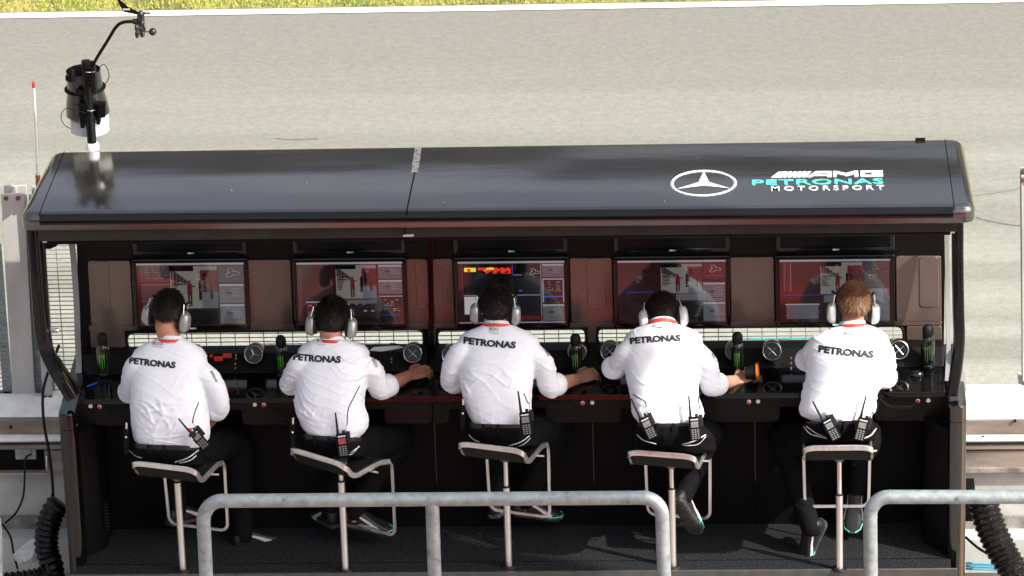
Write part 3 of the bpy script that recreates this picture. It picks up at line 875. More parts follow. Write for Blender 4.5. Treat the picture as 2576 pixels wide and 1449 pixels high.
def desk_ui(kind):
    c = [(0, 0, 1, 1, 'base', 0), (0, 0, 1, .035, 'bar', 1)]
    if kind == 0:
        c += [(.03, .05, .30, .30, 'mauve', 1), (.04, .33, .30, .335, 'bar', 2), (.04, .34, .30, .58, 'mauve', 1), (.04, .60, .30, .605, 'bar', 2), (.05, .63, .30, .92, 'mauve', 2)] + rows(.05, .06, .29, .28, 5, 'bar', 2, .4, .12)
        c += photo(.31, .05, .75, .72) + [(.31, .73, .75, .97, 'black', 1), (.76, .05, .99, .32, 'mauve', 1)] + trackmap(.88, .16, .05, 'line') + [(.77, .27, .99, .275, 'blue', 3)] + gauge(.765, .34, .99, .64) + gauge(.765, .66, .99, .97)
    elif kind == 1:
        c += [(.02, .07, .04, .95, 'dred', 1), (.08, .62, .35, .64, 'bar', 2), (.08, .65, .34, .96, 'dred', 1)] + rows(.10, .68, .2, .9, 6, 'line', 2, .3)
        c += photo(.37, .05, .75, .58) + [(.37, .60, .75, .66, 'slate', 2), (.40, .66, .74, .82, 'navy', 2)] + rows(.40, .66, .74, .82, 3, 'line', 3, .35) + [(.37, .86, .75, .97, 'black', 2)]
        c += gauge(.77, .05, .99, .27) + gauge(.77, .29, .99, .51) + [(.77, .54, .99, .555, 'bar', 3), (.78, .56, .985, .95, 'black', 2)] + rows(.82, .60, .97, .80, 7, 'line', 3, .4) + [(.79, .84, .98, .845, 'blue', 3)]
    elif kind == 2:
        c += [(.03, .06, .06, .6, 'dred', 1), (.05, .06, .50, .50, 'black', 1), (.06, .10, .17, .165, 'yel', 3), (.09, .115, .12, .17, 'redd', 4), (.19, .10, .24, .14, 'redd', 3), (.24, .13, .27, .155, 'yel', 3), (.27, .10, .34, .13, 'yel', 4)]
        for i in range(14): c.append((.24 + i * .018, .10 + .012 * (i % 3), .262 + i * .018, .15 + .014 * ((i * 7) % 4), 'redd', 3))
        c += [(.33, .185, .37, .195, 'redd', 3), (.40, .185, .50, .195, 'redd', 3), (.51, .06, .515, .22, 'blue', 3), (.52, .05, .77, .52, 'black', 1)] + trackmap(.71, .17, .035) + [(.52, .215, .60, .225, 'bar', 3), (.57, .46, .60, .48, 'blue', 3)]
        c += [(.05, .535, .26, .545, 'bar', 3), (.055, .56, .26, .84, 'white', 2), (.26, .535, .77, .545, 'bar', 2), (.40, .56, .78, .86, 'navy', 1), (.44, .57, .47, .84, 'slate', 2), (.32, .87, .78, .93, 'dred', 2), (.06, .87, .24, .93, 'navy', 2), (0, .965, 1, .98, 'bar', 2)]
        c += [(.775, .03, .78, .98, 'bar', 2)] + gauge(.79, .05, .99, .26) + [(.79, .28, .99, .30, 'bar', 3), (.79, .28, .80, .66, 'bar', 3), (.98, .28, .99, .66, 'bar', 3), (.80, .31, .98, .65, 'black', 2), (.80, .56, .98, .575, 'blue', 3)] + rows(.84, .33, .96, .50, 9, 'line', 4, .45) + gauge(.79, .69, .99, .95)
    elif kind == 3:
        c += [(.08, .5, .37, .505, 'blue', 2)] + rows(.05, .08, .37, .26, 6, 'mauve', 2, .4, .12) + photo(.40, .06, .78, .52) + [(.54, .53, .78, .64, 'slate', 1), (.54, .65, .78, .97, 'black', 1), (.795, .06, .99, .30, 'dred', 1)] + trackmap(.89, .14, .04, 'line') + [(.80, .25, .99, .255, 'blue', 2)] + gauge(.79, .36, .99, .66) + gauge(.79, .67, .99, .97)
    else:
        c += [(.04, .05, .10, .5, 'dred', 1), (.04, .05, .043, .5, 'line', 1), (.10, .05, .103, .5, 'line', 1), (.04, .56, .38, .565, 'blue', 2), (.05, .70, .36, .72, 'bar', 2), (.06, .72, .35, .94, 'slate', 1)] + photo(.37, .05, .75, .55) + [(.40, .57, .50, .68, 'slate', 2), (.38, .70, .75, .97, 'black', 2), (.76, .05, .99, .45, 'mauve', 1)] + rows(.80, .1, .97, .4, 6, 'line', 2, .25, .15) + [(.76, .46, .99, .97, 'slate', 1)]
    return c
def dim_ui():
    c = [(0, 0, 1, 1, 'black', 0), (.05, .1, .42, .95, 'dim', 1)]
    for i in range(6): c.append((.08 + .05 * i, .3 + .05 * i, .12 + .04 * i, .9, 'black', 2))
    c += [(.86, .86, .93, .89, 'dim', 2)]
    return c
lowX = [(330, 623), (733, 1022), (1139, 1430), (1541, 1836), (1949, 2250)]
names = ['first', 'second', 'middle', 'fourth', 'fifth']
SCU = {k: mat('upper_' + k, (.003, .003, .003), .35, var=.1, spec=.15, emit=tuple(v.node_tree.nodes['Principled BSDF'].inputs['Emission Color'].default_value[:3]), es=.02) for k, v in SC.items()}
scr_desc = ['lower screen with a camera picture and pale windows, behind the first man from the left', 'lower screen with red frame and camera picture, behind the second man', 'lower screen with yellow and red timing table, behind the middle man',
            'lower screen with camera picture and blue line, behind the bowed fourth man', 'lower screen behind the brown haired fifth man']
for i, (x0, x1) in enumerate(lowX):
    monitor(x0, x1, 652, 822, desk_ui(i), scr_desc[i], YBW - .05, R(7))
for i, (x0, x1) in enumerate([(324, 612), (728, 1014), (1134, 1424), (1540, 1834), (1950, 2250)]):
    monitor(x0, x1, 470, 641, dim_ui(), 'dark upper screen above the %s lower screen from the left' % names[i], YBW - .09, R(-6), True)

# shelf line between the rows
# dashboard, desk and apron
YDF = -.10                      # front edge of the desk
P = U(300, 1002, Y=YDF)
zdk = P.z
zdr = U(2300, 990, Y=YDF).z
ZD = (zdk + zdr) / 2
XL, XR = U(190, 1000, Y=YDF).x, U(2380, 990, Y=YDF).x
m = MB(); m.box((XL, YDF, ZD - .03), (XR, YBW - .001, ZD)); m.build('desk_top', M_GLOSS, ST, bevel=.004)
m = MB()   # console fascia leaning back above the desk
zf = zz(1288, 872, YBW - .03)
for xa, xb in ((XL, U(1074, 930, Y=.2).x), (U(1092, 930, Y=.2).x, XR)):
    m.add([V(p) for p in ((xa, .20, ZD + .001), (xb, .20, ZD + .001), (xb, .28, zf), (xa, .28, zf), (xa, YBW - .002, ZD + .001), (xb, YBW - .002, ZD + .001), (xb, YBW - .002, zf + .01), (xa, YBW - .002, zf + .01))], [(0, 1, 2, 3), (3, 2, 6, 7), (0, 3, 7, 4), (1, 5, 6, 2), (0, 4, 5, 1), (4, 7, 6, 5)])
m.build('console_fascia', M_CARBON, ST, bevel=.003, smooth=False)
def apron(x0, x1, prof_px):
    return wall_plate([prof_px], YDF + .002, .02, 'apron', M_CARBON, ST, bev=.002)
def ap(x0, x1, wide):
    # strip with drop panels that leave knee room: x0..x1, drops listed
    top, mid, low = 1004, 1026, 1060
    pts = [(x0, top + lat(x0))]
    pts += [(x1, top + lat(x1)), (x1, low + lat(x1))]
    dr = sorted(wide, reverse=True)
    for (a, b_) in dr:
        pts += [(b_, low + lat(b_)), (a + 0, low + lat(a)), (a, mid + lat(a))] if False else []
    return pts
def comb(x0, x1, drops):
    top, mid, low = 1004, 1027, 1064
    pts = [(x0, top + lat(x0)), (x1, top + lat(x1))]; rad = [0, 0]
    cur = x1
    for (a, b_) in sorted(drops, reverse=True):
        if abs(b_ - cur) > 1:
            pts += [(cur, mid + lat(cur)), (b_, mid + lat(b_))]; rad += [0 if cur == x1 else 8, 8]
        pts += [(b_, low + lat(b_)), (a, low + lat(a))]; rad += [14, 14]
        cur = a
        if a > x0 + 1: pts += [(a, mid + lat(a))]; rad += [8]
    if cur > x0 + 1: pts += [(x0, mid + lat(x0))]; rad += [0]
    # collapse duplicates
    return round_poly(pts, rad, 4)
wall_plate([comb(192, 1086, [(196, 350), (610, 740), (968, 1086)])], YDF + .004, .02, 'apron', M_CARBON, ST)
wall_plate([comb(1090, 2384, [(1090, 1130), (1372, 1560), (1770, 1960), (2200, 2384)])], YDF + .004, .02, 'apron', M_CARBON, ST)
# desk edge trim
m = MB(); m.box((XL, YDF - .006, ZD - .006), (XR, YDF + .01, ZD + .004)); m.build('desk_edge_trim', M_GLOSS, ST, bevel=.002)
# cabinet back under the desk
YK = .12
m = MB(); m.box((XL, YK, -.02), (XR, YK + .02, ZD - .031)); m.build('kick_panel', M_BLACK, ST)
for px in (1098, 1494, 500, 1900): 
    m = MB(); a = U(px, 1200, Y=YK - .002); m.box((a.x - .003, YK - .004, 0), (a.x + .003, YK, ZD - .04)); m.build('panel_joint', M_GLOSS, ST, smooth=False)
# buttons on the apron
def button(px, py, red):
    c = U(px, py, Y=YDF + .003)
    m = MB(); m.cyl(c, c + V((0, -.006, 0)), .0105, seg=16); m.cyl(c + V((0, -.006, 0)), c + V((0, -.010, 0)), .0075, seg=12)
    m.build('socket', M_ALU, ST)
    if red:
        m = MB(); m.ell(c + V((0, -.013, -.001)), .0075, .006, .009); m.build('red_plug', M_RED, ST)
for q in ((228, 1021, 0), (251, 1022, 1), (641, 1017, 0), (664, 1017, 1), (1466, 1013, 1), (1490, 1012, 0), (1884, 1010, 1), (1907, 1009, 0), (2309, 1007, 1), (2335, 1007, 0)): button(*q)
# coiled leads
def coil(pts, name='coiled_lead', r=.007):
    P = smooth_path(pts, 14); m = MB(); Q = []
    for i, p in enumerate(P):
        for k in range(5):
            t_ = k / 5; nx = P[min(i + 1, len(P) - 1)]; a = 2 * math.pi * (k / 5)
            Q.append(p.lerp(nx, t_) + V((0, math.cos(a) * r, math.sin(a) * r)))
    m.tube(Q, .0022, seg=5); return m.build(name, M_RUBBER, ST)
coil([U(314, 1035, Y=-.15), U(290, 1045, Y=-.14), U(262, 1037, Y=-.13)])
coil([U(722, 1065, Y=-.14), U(700, 1058, Y=-.14), U(672, 1038, Y=-.13)])
coil([U(1378, 1020, Y=-.13), U(1405, 1024, Y=-.13), U(1440, 1020, Y=-.13)])
coil([U(2212, 1003, Y=-.16), U(2240, 1022, Y=-.15), U(2290, 1024, Y=-.14)])
m = MB(); m.tube(smooth_path([U(2290, 1024, Y=-.14), U(2300, 1018, Y=-.13), U(2309, 1008, Y=-.115)], 6), .003, seg=6); m.build('lead_end', M_RUBBER, ST)
# round air outlets with star spokes
def outlet(px, py, rot):
    c = U(px, py, Y=.19); n_ = V((0, -math.cos(R(20)), math.sin(R(20)))); n_.normalize()
    ux = V((1, 0, 0)); uy = n_.cross(ux) * -1
    if uy.z < 0: uy = -uy
    m = MB(); m.tube([c - n_ * .12, c - n_ * .004, c + n_ * .004], [.052, .052, .048], seg=28); b_ = m.build('air_outlet', M_GLOSS, ST)
    m = MB(); m.tube([c + n_ * .006 + (ux * math.cos(t_) + uy * math.sin(t_)) * .046 for t_ in [2 * math.pi * k / 32 for k in range(32)]], .0022, seg=6, closed=True)
    m.build('chrome_ring', M_ALU, b_)
    m = MB()
    nsp = 3 if rot is None else 4
    for k in range(nsp):
        t_ = (R(90) + k * 2 * math.pi / 3 + .35) if rot is None else R(rot) + k * math.pi / 2
        e = ux * math.cos(t_) + uy * math.sin(t_)
        m.tube([c + n_ * .006, c + n_ * .006 + e * .032], [.0028, .0012], seg=6)
    m.build('spoke', M_ALU, b_)
for q in ((638, 891, None), (1038, 889, 45), (1135, 893, 45), (1452, 886, 45), (1534, 884, 45), (1848, 884, 45), (1942, 883, 45), (2262, 880, 40)): outlet(*q)
# small console details: displays and switches
def cbox(px0, py0, px1, py1, Y, mm, nm, pr=.004):
    A, B = U(px0, py0, Y=Y), U(px1, py1, Y=Y); m = MB(); m.box((A.x, Y - pr, B.z), (B.x, Y + .02, A.z)); return m.build(nm, mm, ST, smooth=False)
for q in ((560, 893, 582, 899), (538, 901, 560, 907), (528, 895, 534, 898), (545, 962, 575, 966)): cbox(*q, .205, M_LEDR, 'red_display', .006)
for q in ((594, 892), (594, 900), (592, 914), (592, 925), (985, 902), (985, 910), (2100 - 110, 900), (1990, 912), (1990, 925), (2335, 925)):
    c = U(q[0], q[1], Y=.20); m = MB(); m.cyl(c, c + V((0, -.012, 0)), .004, seg=8); m.build('toggle_switch', M_ALU, ST)
for q in ((500, 958, 545, 972), (1300, 958, 1330, 966), (1400, 930, 1430, 934)): cbox(*q, .19, M_GREYPL if q[0] == 1300 else M_BLACK, 'keypad', .008)
# floor platform with carpet
FY0 = U(1288, 1437, Z=0).y
m = MB(); m.box((XL - .02, FY0, -.02), (XR + .02, YK + .001, 0)); m.build('carpet', M_CARPET, ST, smooth=False)
m = MB(); m.box((XL - .05, FY0 - .012, -.06), (XR + .05, FY0 - .001, .002)); m.build('floor_edge_trim', mat('trim_dark_alu', (.10, .10, .10), .4, metal=.5, var=.2), ST, bevel=.002)
m = MB(); m.box((XL - .05, FY0 - .006, ZG), (XR + .05, YK + .02, -.062)); m.build('plinth', M_BLACK, ST)
m = MB(); a = U(1288, 1413, Z=0); m.box((XL, a.y - .002, .0004), (XR, a.y + .002, .0016)); m.build('carpet_joint', M_BLACK, ST, smooth=False)

# side columns
def column(pxo, pxi, side):
    YF0 = -.30; top = ZD + .012
    xo, xi = U(pxo, 1010, Y=YF0 + .06).x, U(pxi, 1010, Y=YF0 + .06).x
    w_ = abs(xi - xo); lo, hi = min(xo, xi), max(xo, xi)
    def plan(ins): return round_poly([(lo + ins, YF0 + ins), (hi - ins, YF0 + ins), (hi - ins, YBW + .1 - ins), (lo + ins, YBW + .1 - ins)], [w_ * .48, w_ * .48, .02, .02], 8)
    m = MB(); m.rings([[V((p.x, p.y, z)) for p in plan(i)] for i, z in ((0, ZG), (0, top - .09), (.003, top - .088), (.003, top - .082), (0, top - .08), (0, top - .006), (.006, top))])
    m.build('side_column', M_BRONZE if side < 0 else mat('gloss_column_polished', (.003, .003, .003), .05, spec=1.0, coat=.6), ST, angle=30)
    return lo, hi
cl = column(147, 190, -1); cr = column(2431, 2384, 1)
# deeper inner fins next to the columns
for px0, px1, s_ in ((190, 262, -1), (2318, 2384, 1)):
    a, b_ = U(px0, 1200, Y=-.05).x, U(px1, 1200, Y=-.05).x
    m = MB(); m.rings([[V((p[0], p[1], z)) for p in round_poly([(a, -.26), (b_ if s_ < 0 else b_, -.10 if s_ < 0 else -.26), (b_, YK), (a, YK)] if s_ < 0 else [(a, -.10), (b_, -.26), (b_, YK), (a, YK)], [.01, .05, .01, .01] if s_ < 0 else [.05, .01, .01, .01], 5)] for z in (0.001, ZD - .14)])
    m.build('inner_fin', M_CARBON, ST)
# vents on left fin
m = MB()
for k in range(9):
    a = U(262 + k * .6, 1268 + k * 8, Y=-.11); m.box((a.x - .004, a.y - .004, a.z - .003), (a.x + .02, a.y + .01, a.z + .003))
m.build('vent_slat', M_RUBBER, ST)

# side frames: from column top forward and up to the roof front
def side_frame(pts, ywid, name='side_frame'):
    P = smooth_path(pts, 5)
    sec = [(-1, -.45), (1, -.45), (1, .45), (-1, .45)]
    sec = round_poly([(-1, -1), (1, -1), (1, 1), (-1, 1)], .5, 3)
    m = MB(); m.tube(P, .5 * ywid, sec=[(q.x, q.y) for q in sec], upv=(1, 0, 0)); return m.build(name, M_GLOSS, ST, angle=50)
yf = cA.y + .10
side_frame([U(83, 575, Y=yf), U(90, 650, Y=yf), U(101, 800, Y=yf), U(113, 870, Y=yf + .01), U(140, 930, Y=yf + .10), U(182, 1000, Y=-.20)], .065)
side_frame([U(2409, 560, Y=yf), U(2409, 650, Y=yf), U(2411, 780, Y=yf), U(2413, 850, Y=yf + .01), U(2408, 910, Y=yf + .08), U(2396, 990, Y=-.20)], .058)
# front gloss leaf on the frame (flat strap, inner)
for pts in ([U(106, 600, Y=yf + .05), U(122, 850, Y=yf + .05), U(150, 915, Y=yf + .15), U(200, 985, Y=-.12)], ):
    side_frame(pts, .03, 'frame_strap')
# side panels (perspex) between frame and back wall
def side_glass(px_f, px_b, dirn):
    m = MB()
    f0, f1, f2 = U(px_f[0], 600, Y=yf + .02), U(px_f[1], 870, Y=yf + .03), U(px_f[2], 985, Y=-.16)
    b0, b1 = U(px_b[0], 600, Y=YBW), U(px_b[1], 985, Y=YBW)
    return f0, f1, f2, b0, b1
# left: rear upright of pale perspex with the opening in front of it
P0 = [U(176, 590, Y=.30), U(184, 640, Y=.30), U(192, 750, Y=.30), U(196, 860, Y=.29), U(198, 940, Y=.2), U(186, 992, Y=.0)]
m = MB(); m.tube(smooth_path(P0, 4), .5, sec=[(-.012, -.030), (.012, -.030), (.012, .030), (-.012, .030)], upv=(1, 0, 0)); m.build('window_surround', M_GREYPL, ST, angle=50)
P0 = [U(2381, 590, Y=.25), U(2384, 750, Y=.2), U(2386, 870, Y=.1), U(2382, 960, Y=0)]
m = MB(); m.tube(smooth_path(P0, 4), .5, sec=[(-.05, -.022), (.05, -.022), (.05, .022), (-.05, .022)], upv=(1, 0, 0)); m.build('window_surround', M_GREYPL, ST, angle=50)
# white wedge panel outside right column
m = MB(); a, b_, c = U(2418, 870, Y=.0), U(2432, 985, Y=.0), U(2402, 985, Y=.0)
m.rings([[a + V((0, y, 0)), b_ + V((0, y, 0)), c + V((0, y, 0))] for y in (0, .05)]); m.build('end_wedge', M_WHITEW, ST, smooth=False)
# gusset at upper left and clamp lamp
wall_plate([[(100, 598), (165, 598), (140, 620), (126, 626), (104, 626)]], yf + .04, .03, 'corner_gusset', M_BLACK, ST)
c = U(135, 831, Y=-.2); m = MB(); m.tube([c + V((-.02, 0, 0)), c + V((.016, 0, 0))], [.010, .013], ends='round'); m.build('clamp_knob', M_ALU, ST)

# ---------------------------------------------------- weather station
YP = cD.y - .04
base = U(233, 374, Z=ZR)
YP = base.y
t = thing('weather_station', base, 'black and white weather station with wind vane and cups on the roof', 'weather station')
zt_ = lambda x, y, dy=0: U(x, y, Y=YP + dy)
m = MB(); m.tube([zt_(232, 366), zt_(222, 230), zt_(216, 153)], [.0235, .0235, .0235], seg=18); m.build('pole', M_CARBON, t)
m = MB(); m.tube([base, base + V((0, 0, .012)), zt_(233, 362), zt_(233, 358)], [.035, .034, .032, .026], seg=24); m.build('pole_foot', M_WPLAS, t)
m = MB(); a, b_ = zt_(209, 176, .12), zt_(222, 292, .12)
ax = (b_ - a)
b_ = a.lerp(b_, .93)
m.tube([a, a.lerp(b_, .1), a.lerp(b_, .42), a.lerp(b_, .8), a.lerp(b_, 1.0), a.lerp(b_, 1.0) + V((0, 0, .004)), a.lerp(b_, .8), a.lerp(b_, .25), a.lerp(b_, .02)], [.088, .088, .092, .108, .112, .10, .08, .076, .083], seg=32, ends=False); m.build('rain_bucket', M_GLASSY, t)
m = MB(); m.tube([a.lerp(b_, .40), a.lerp(b_, .43)], [.106, .106], seg=32); 
m.box(V((-.03, -.14, -.01)), V((.03, -.1, .01)), Matrix.Translation(a.lerp(b_, .3)))
m.build('bucket_flange', M_BLACK, t)
m = MB(); c = zt_(182, 190, 0); m.tube([zt_(180, 204), zt_(181, 180), zt_(183, 174)], [.022, .018, .010], seg=10); c2 = zt_(170, 196); m.box((-.01, -.01, -.012), (.01, .01, .012), Matrix.Translation(c2)); m.build('knob', M_BLACK, t)
m = MB()
for k in range(6):
    p = zt_(225 + k * .2, 293 + k * 6.4, .12); m.tube([p, p + V((0, 0, -.004)), p + V((0, 0, -.006))], [.084, .098, .092], seg=32)
m.tube([zt_(225, 290, .12), zt_(226, 328, .12)], [.078, .078], seg=20)
m.build('radiation_shield', M_WPLAS, t)
for x, y, n_ in ((207, 170, 5),):
    pass
m = MB()
for px_ in (206, 246 + 2):
    for k in range(7): p = zt_(px_ + (8 if px_ > 230 else 2), 262 + k * 5, -.01); m.box((-.018, -.01, -.004), (.018, .03, .004), Matrix.Translation(p))
for k in range(6): p = zt_(225, 172 + k * 9, -.025); m.box((-.016, -.006, -.004), (.016, .02, .004), Matrix.Translation(p))
a_ = zt_(232, 170, -.03); m.rbox((.055, .07, .16), Matrix.Translation(zt_(228, 195, .02)) , .01)
m.box((-.028, -.005, -.09), (-.010, .06, .02), Matrix.Translation(zt_(214, 280, 0))); m.box((.018, -.005, -.09), (.034, .06, .02), Matrix.Translation(zt_(232, 272, 0)))
m.build('mount_bracket', M_BLACK, t)
m = MB()
for x0, x1, y in ((207, 240, 180), (214, 240, 277)):
    m.tube(smooth_path([zt_(x0, y, 0), zt_((x0 + x1) / 2, y + 2, -.035), zt_(x1, y, 0)], 5), .003, seg=6)
m.build('clamp_bolt', M_ALU, t)
m = MB(); m.tube(smooth_path([zt_(232, 170, -.01), zt_(240, 152, -.01), zt_(272, 100), zt_(292, 68), zt_(310, 56), zt_(335, 54)], 6), .0085, seg=10); m.build('arm', M_BLACK, t)
m = MB(); m.tube([zt_(334, 54), zt_(346, 54)], [.014, .016], seg=12); m.tube([zt_(354, 36), zt_(355, 62), zt_(357, 64), zt_(358, 88)], [.020, .019, .014, .013], seg=14, ends='round'); m.tube([zt_(357, 70), zt_(358, 78)], [.019, .019], seg=12); m.build('sensor_hub', M_GLASSY, t)
V0 = [(293, -4), (300, -2), (322, 18), (348, 30), (378, 32), (378, 35), (345, 36), (310, 29)]
q = [zt_(*p) for p in V0]; m = MB(); m.rings([[p + V((0, y, 0)) for p in q] for y in (-.004, .004)]); vane = m.build('wind_vane', M_BLACK, t, smooth=False)
m = MB(); m.tube([zt_(366, 34), zt_(378, 34)], [.006, .003], seg=8); m.build('vane_tip', M_BROWN, vane)
me = text_mesh('DAVIS', off=.01, ext=.01); A = zt_(310, 25); B = zt_(327, 20); fit(me, A.x, B.x, A.z, B.z)
for v in me.vertices: v.co = V((v.co.x, A.y - .005 - (.0015 if v.co.z > 0 else 0), v.co.y))
place(me, 'vane_lettering', M_WPRINT, vane, smooth=False)
for (x, y, dy) in ((384, 80, 0), (345, 86, .05), (344, 70, -.05)):
    m = MB(); c = zt_(x, y, dy); m.ell(c, .020, .020, .020, nu=16, nv=12) if x > 370 else m.ell(c, .012, .02, .022); m.tube([zt_(358, 80), c], .003, seg=6); m.build('wind_cup', M_GLASSY, t)
m = MB(); m.tube(smooth_path([zt_(240, 180, -.03), zt_(262, 162, -.03), zt_(274, 190, -.02), zt_(262, 215, -.02), zt_(225, 240, -.04), zt_(212, 250, -.04)], 8), .0022, seg=5)
m.tube(smooth_path([zt_(216, 285, -.04), zt_(170, 272, 0), zt_(154, 290, 0), zt_(160, 312, 0), zt_(178, 324, 0)], 8), .0022, seg=5)
m.tube(smooth_path([zt_(218, 250, -.04), zt_(226, 278, -.04), zt_(240, 300, -.04)], 5), .0022, seg=5)
m.build('sensor_cable', M_RUBBER, t)

# ================================================================== PIT BUILDING BEHIND THE MEN (seen only as reflections)
t = thing('pit_garages', (0, -16, ZG), 'pit garages with red fronts mirrored in the glossy screens and panels', 'garage')
m = MB(); m.box((-14, -16.5, ZG + 2.4), (14, -16, ZG + 3.2)); m.build('wall', M_CREAM, t)
for k in range(6):
    x = -13.5 + k * 4.6
    m = MB(); m.box((x, -16.4, ZG), (x + 1.7, -16, ZG + 2.38)); m.build('red_pillar', M_REDP, t)
m = MB(); m.box((-14, -17, ZG), (14, -16.9, ZG + 2.4)); m.build('garage_back', M_BLACK, t)
for k, (x, y, w_) in enumerate(((-1.5, -4.9, 1.6), (1.2, -6.2, 1.2), (-3.3, -7.0, .8), (3.9, -6.6, 1.5))):  # red carts added out of view as reflectors for the panels
    t = thing('reflector_cart', (x, y, ZG), ['wide red cart added out of view to reflect in the middle panels', 'red cart added out of view to reflect in the panels beside the fourth man', 'small red cart added out of view to reflect at the left', 'long red cart added out of view to reflect at the right'][k], 'tool cart', 'red carts added out of view as reflectors')
    m = MB(); m.box((x, y, ZG + .12), (x + w_, y + .6, ZG + .95)); m.build('cart_body', M_REDP, t, bevel=.02)
    m = MB()
    for a in (.12, w_ - .12):
        for b_ in (.1, .5): m.tube([V((x + a - .02, y + b_, ZG + .06)), V((x + a + .02, y + b_, ZG + .06))], .06, seg=16)
    m.build('wheels', M_RUBBER, t)
    m = MB(); m.box((x + .02, y - .004, ZG + .4), (x + w_ - .02, y + .002, ZG + .42)); m.build('drawer_handle', M_ALU, t)

for (xa, xb, ya, yb) in ((-2.2, -.75, -15.5, -8.2), (-.5, 6.0, -15.5, -8.6), (-1.5, .7, -4.75, -3.2)):  # red ground patches added out of view to redden the reflections
    m = MB(); m.add([(xa, ya, ZG - .003), (xb, ya, ZG - .003), (xb, yb, ZG - .003), (xa, yb, ZG - .003)], [(0, 1, 2, 3)])
    tag(m.build('reflector_patch', M_REDP if ya > -5 else M_REDF, smooth=False), kind='structure')
t = thing('unseen_grandstand', (0, 42, ZG), 'dark unseen stand added across the track, shaped for the roof reflection', 'unseen_grandstand')  # added beyond the view, heights shaped for dark patches in the roof reflection
m = MB(); m.box((-60, 45, ZG), (60, 46, 13.0)); m.build('back_wall', M_BLACK, t)
m = MB(); m.box((-60, 34, 13.6), (-1.0, 46, 14.2)); m.box((-1.0, 34, 15.6), (60, 46, 16.3)); m.build('stand_roof', M_BLACK, t)
m = MB()
for k in range(10): m.box((-60, 36 + k * .9, ZG), (60, 36.9 + k * .9, 2 + k * 1.1))
m.build('seat_tiers', M_GREYW, t)
for (ya, yb, mm_) in ((-1.25, -.55, M_ORANGE), (-.50, -.15, M_GOLD), (-1.7, -1.4, M_GOLD)):  # orange and gold patches added out of view to reflect in the right column
    m = MB(); m.add([(3.0, ya, ZG - .003), (7.0, ya * 1.6, ZG - .003), (7.0, yb * 1.6, ZG - .003), (3.0, yb, ZG - .003)], [(0, 1, 2, 3)])
    tag(m.build('reflector_patch', mm_, smooth=False), kind='structure')
# ================================================================== RAILINGS
YRL = -1.75
# unseen slabs added high at right, outlined to cast shade on the men
ZC = 9.0
def up_sun(p): return p + sdir * ((ZC - p.z) / sdir.z)
def sun_blocker(pts, lab):
    q = [up_sun(p) for p in pts]
    t = thing('sun_blocker', q[0], lab, 'sun_blocker', 'unseen slabs added to shade the stand')
    m = MB(); n = len(q); m.rings([[p + V((0, 0, z)) for p in q] for z in (0, .25)]); m.build('blocker_slab', M_CREAM, t, smooth=False)
sun_blocker([U(-900, 440, Y=-.4), U(1860, 440, Y=-.4), U(1830, 775, Y=-.4), U(1640, 950, Y=-.4), U(1500, 1120, Y=-.4), U(1560, 1437, Z=0), U(1610, 1255, Y=YRL), U(1560, 1700, Y=YRL), U(-900, 1700, Y=YRL)], 'large unseen slab added to shade the left part of the stand')
sun_blocker([U(1930, 815, Y=-.4), U(2150, 815, Y=-.4), U(2190, 865, Y=-.4), U(2112, 940, Y=-.4), U(2080, 1010, Y=-.4), U(1930, 1010, Y=-.4)], 'small unseen slab added to shade the left shoulder of the fifth man')
def rail(path_px, lab, r=.0335, post=None, welds=()):
    P = [U(a, b, Y=YRL) for a, b in path_px]
    t = thing('guard_rail', P[0], lab, 'railing', 'galvanised tube railings in front of the stand')
    m = MB(); m.tube(P, r, seg=24); m.build('rail_tube', M_GALV, t)
    if post:
        a, b = U(post[0], post[1], Y=YRL), U(post[2], post[3], Y=YRL)
        m = MB(); m.cyl(a, b, r * .98, seg=24); m.build('post', M_GALV, t)
    for (x, y, ax) in welds:
        c = U(x, y, Y=YRL); d = V(ax); m = MB(); m.tube([c - d * .003, c + d * .003], r + .0012, seg=24); m.build('weld_bead', M_GALV, t)
def arc(cx, cy, rx, ry, a0, a1, n=8):
    return [(cx + rx * math.cos(R(a0 + (a1 - a0) * k / n)), cy + ry * math.sin(R(a0 + (a1 - a0) * k / n))) for k in range(n + 1)]
rail([(524, 1560), (512, 1310)] + arc(558, 1308, 46, 48, 180, 270) + arc(1618, 1299, 48, 47, 270, 360) + [(1674, 1560)],
     'galvanised railing with a centre post, in front of the first four stools', post=(1087, 1262, 1097, 1560), welds=((558, 1260, (1, 0, 0)), (512, 1308, (.03, 0, -1)), (1620, 1252, (1, 0, 0)), (1666, 1299, (.03, 0, -1))))
rail([(2192, 1560), (2189, 1310)] + arc(2236, 1298, 47, 48, 180, 270) + [(2700, 1250)],
     'galvanised railing running out of the photo at the lower right', welds=((2238, 1250, (1, 0, 0)), (2189, 1300, (0, 0, -1))))
rail([(-8, 1560), (-12, 1340)] + arc(-60, 1320, 46, 46, 0, -90) + [(-300, 1275)], 'end of a galvanised railing at the lower left corner')

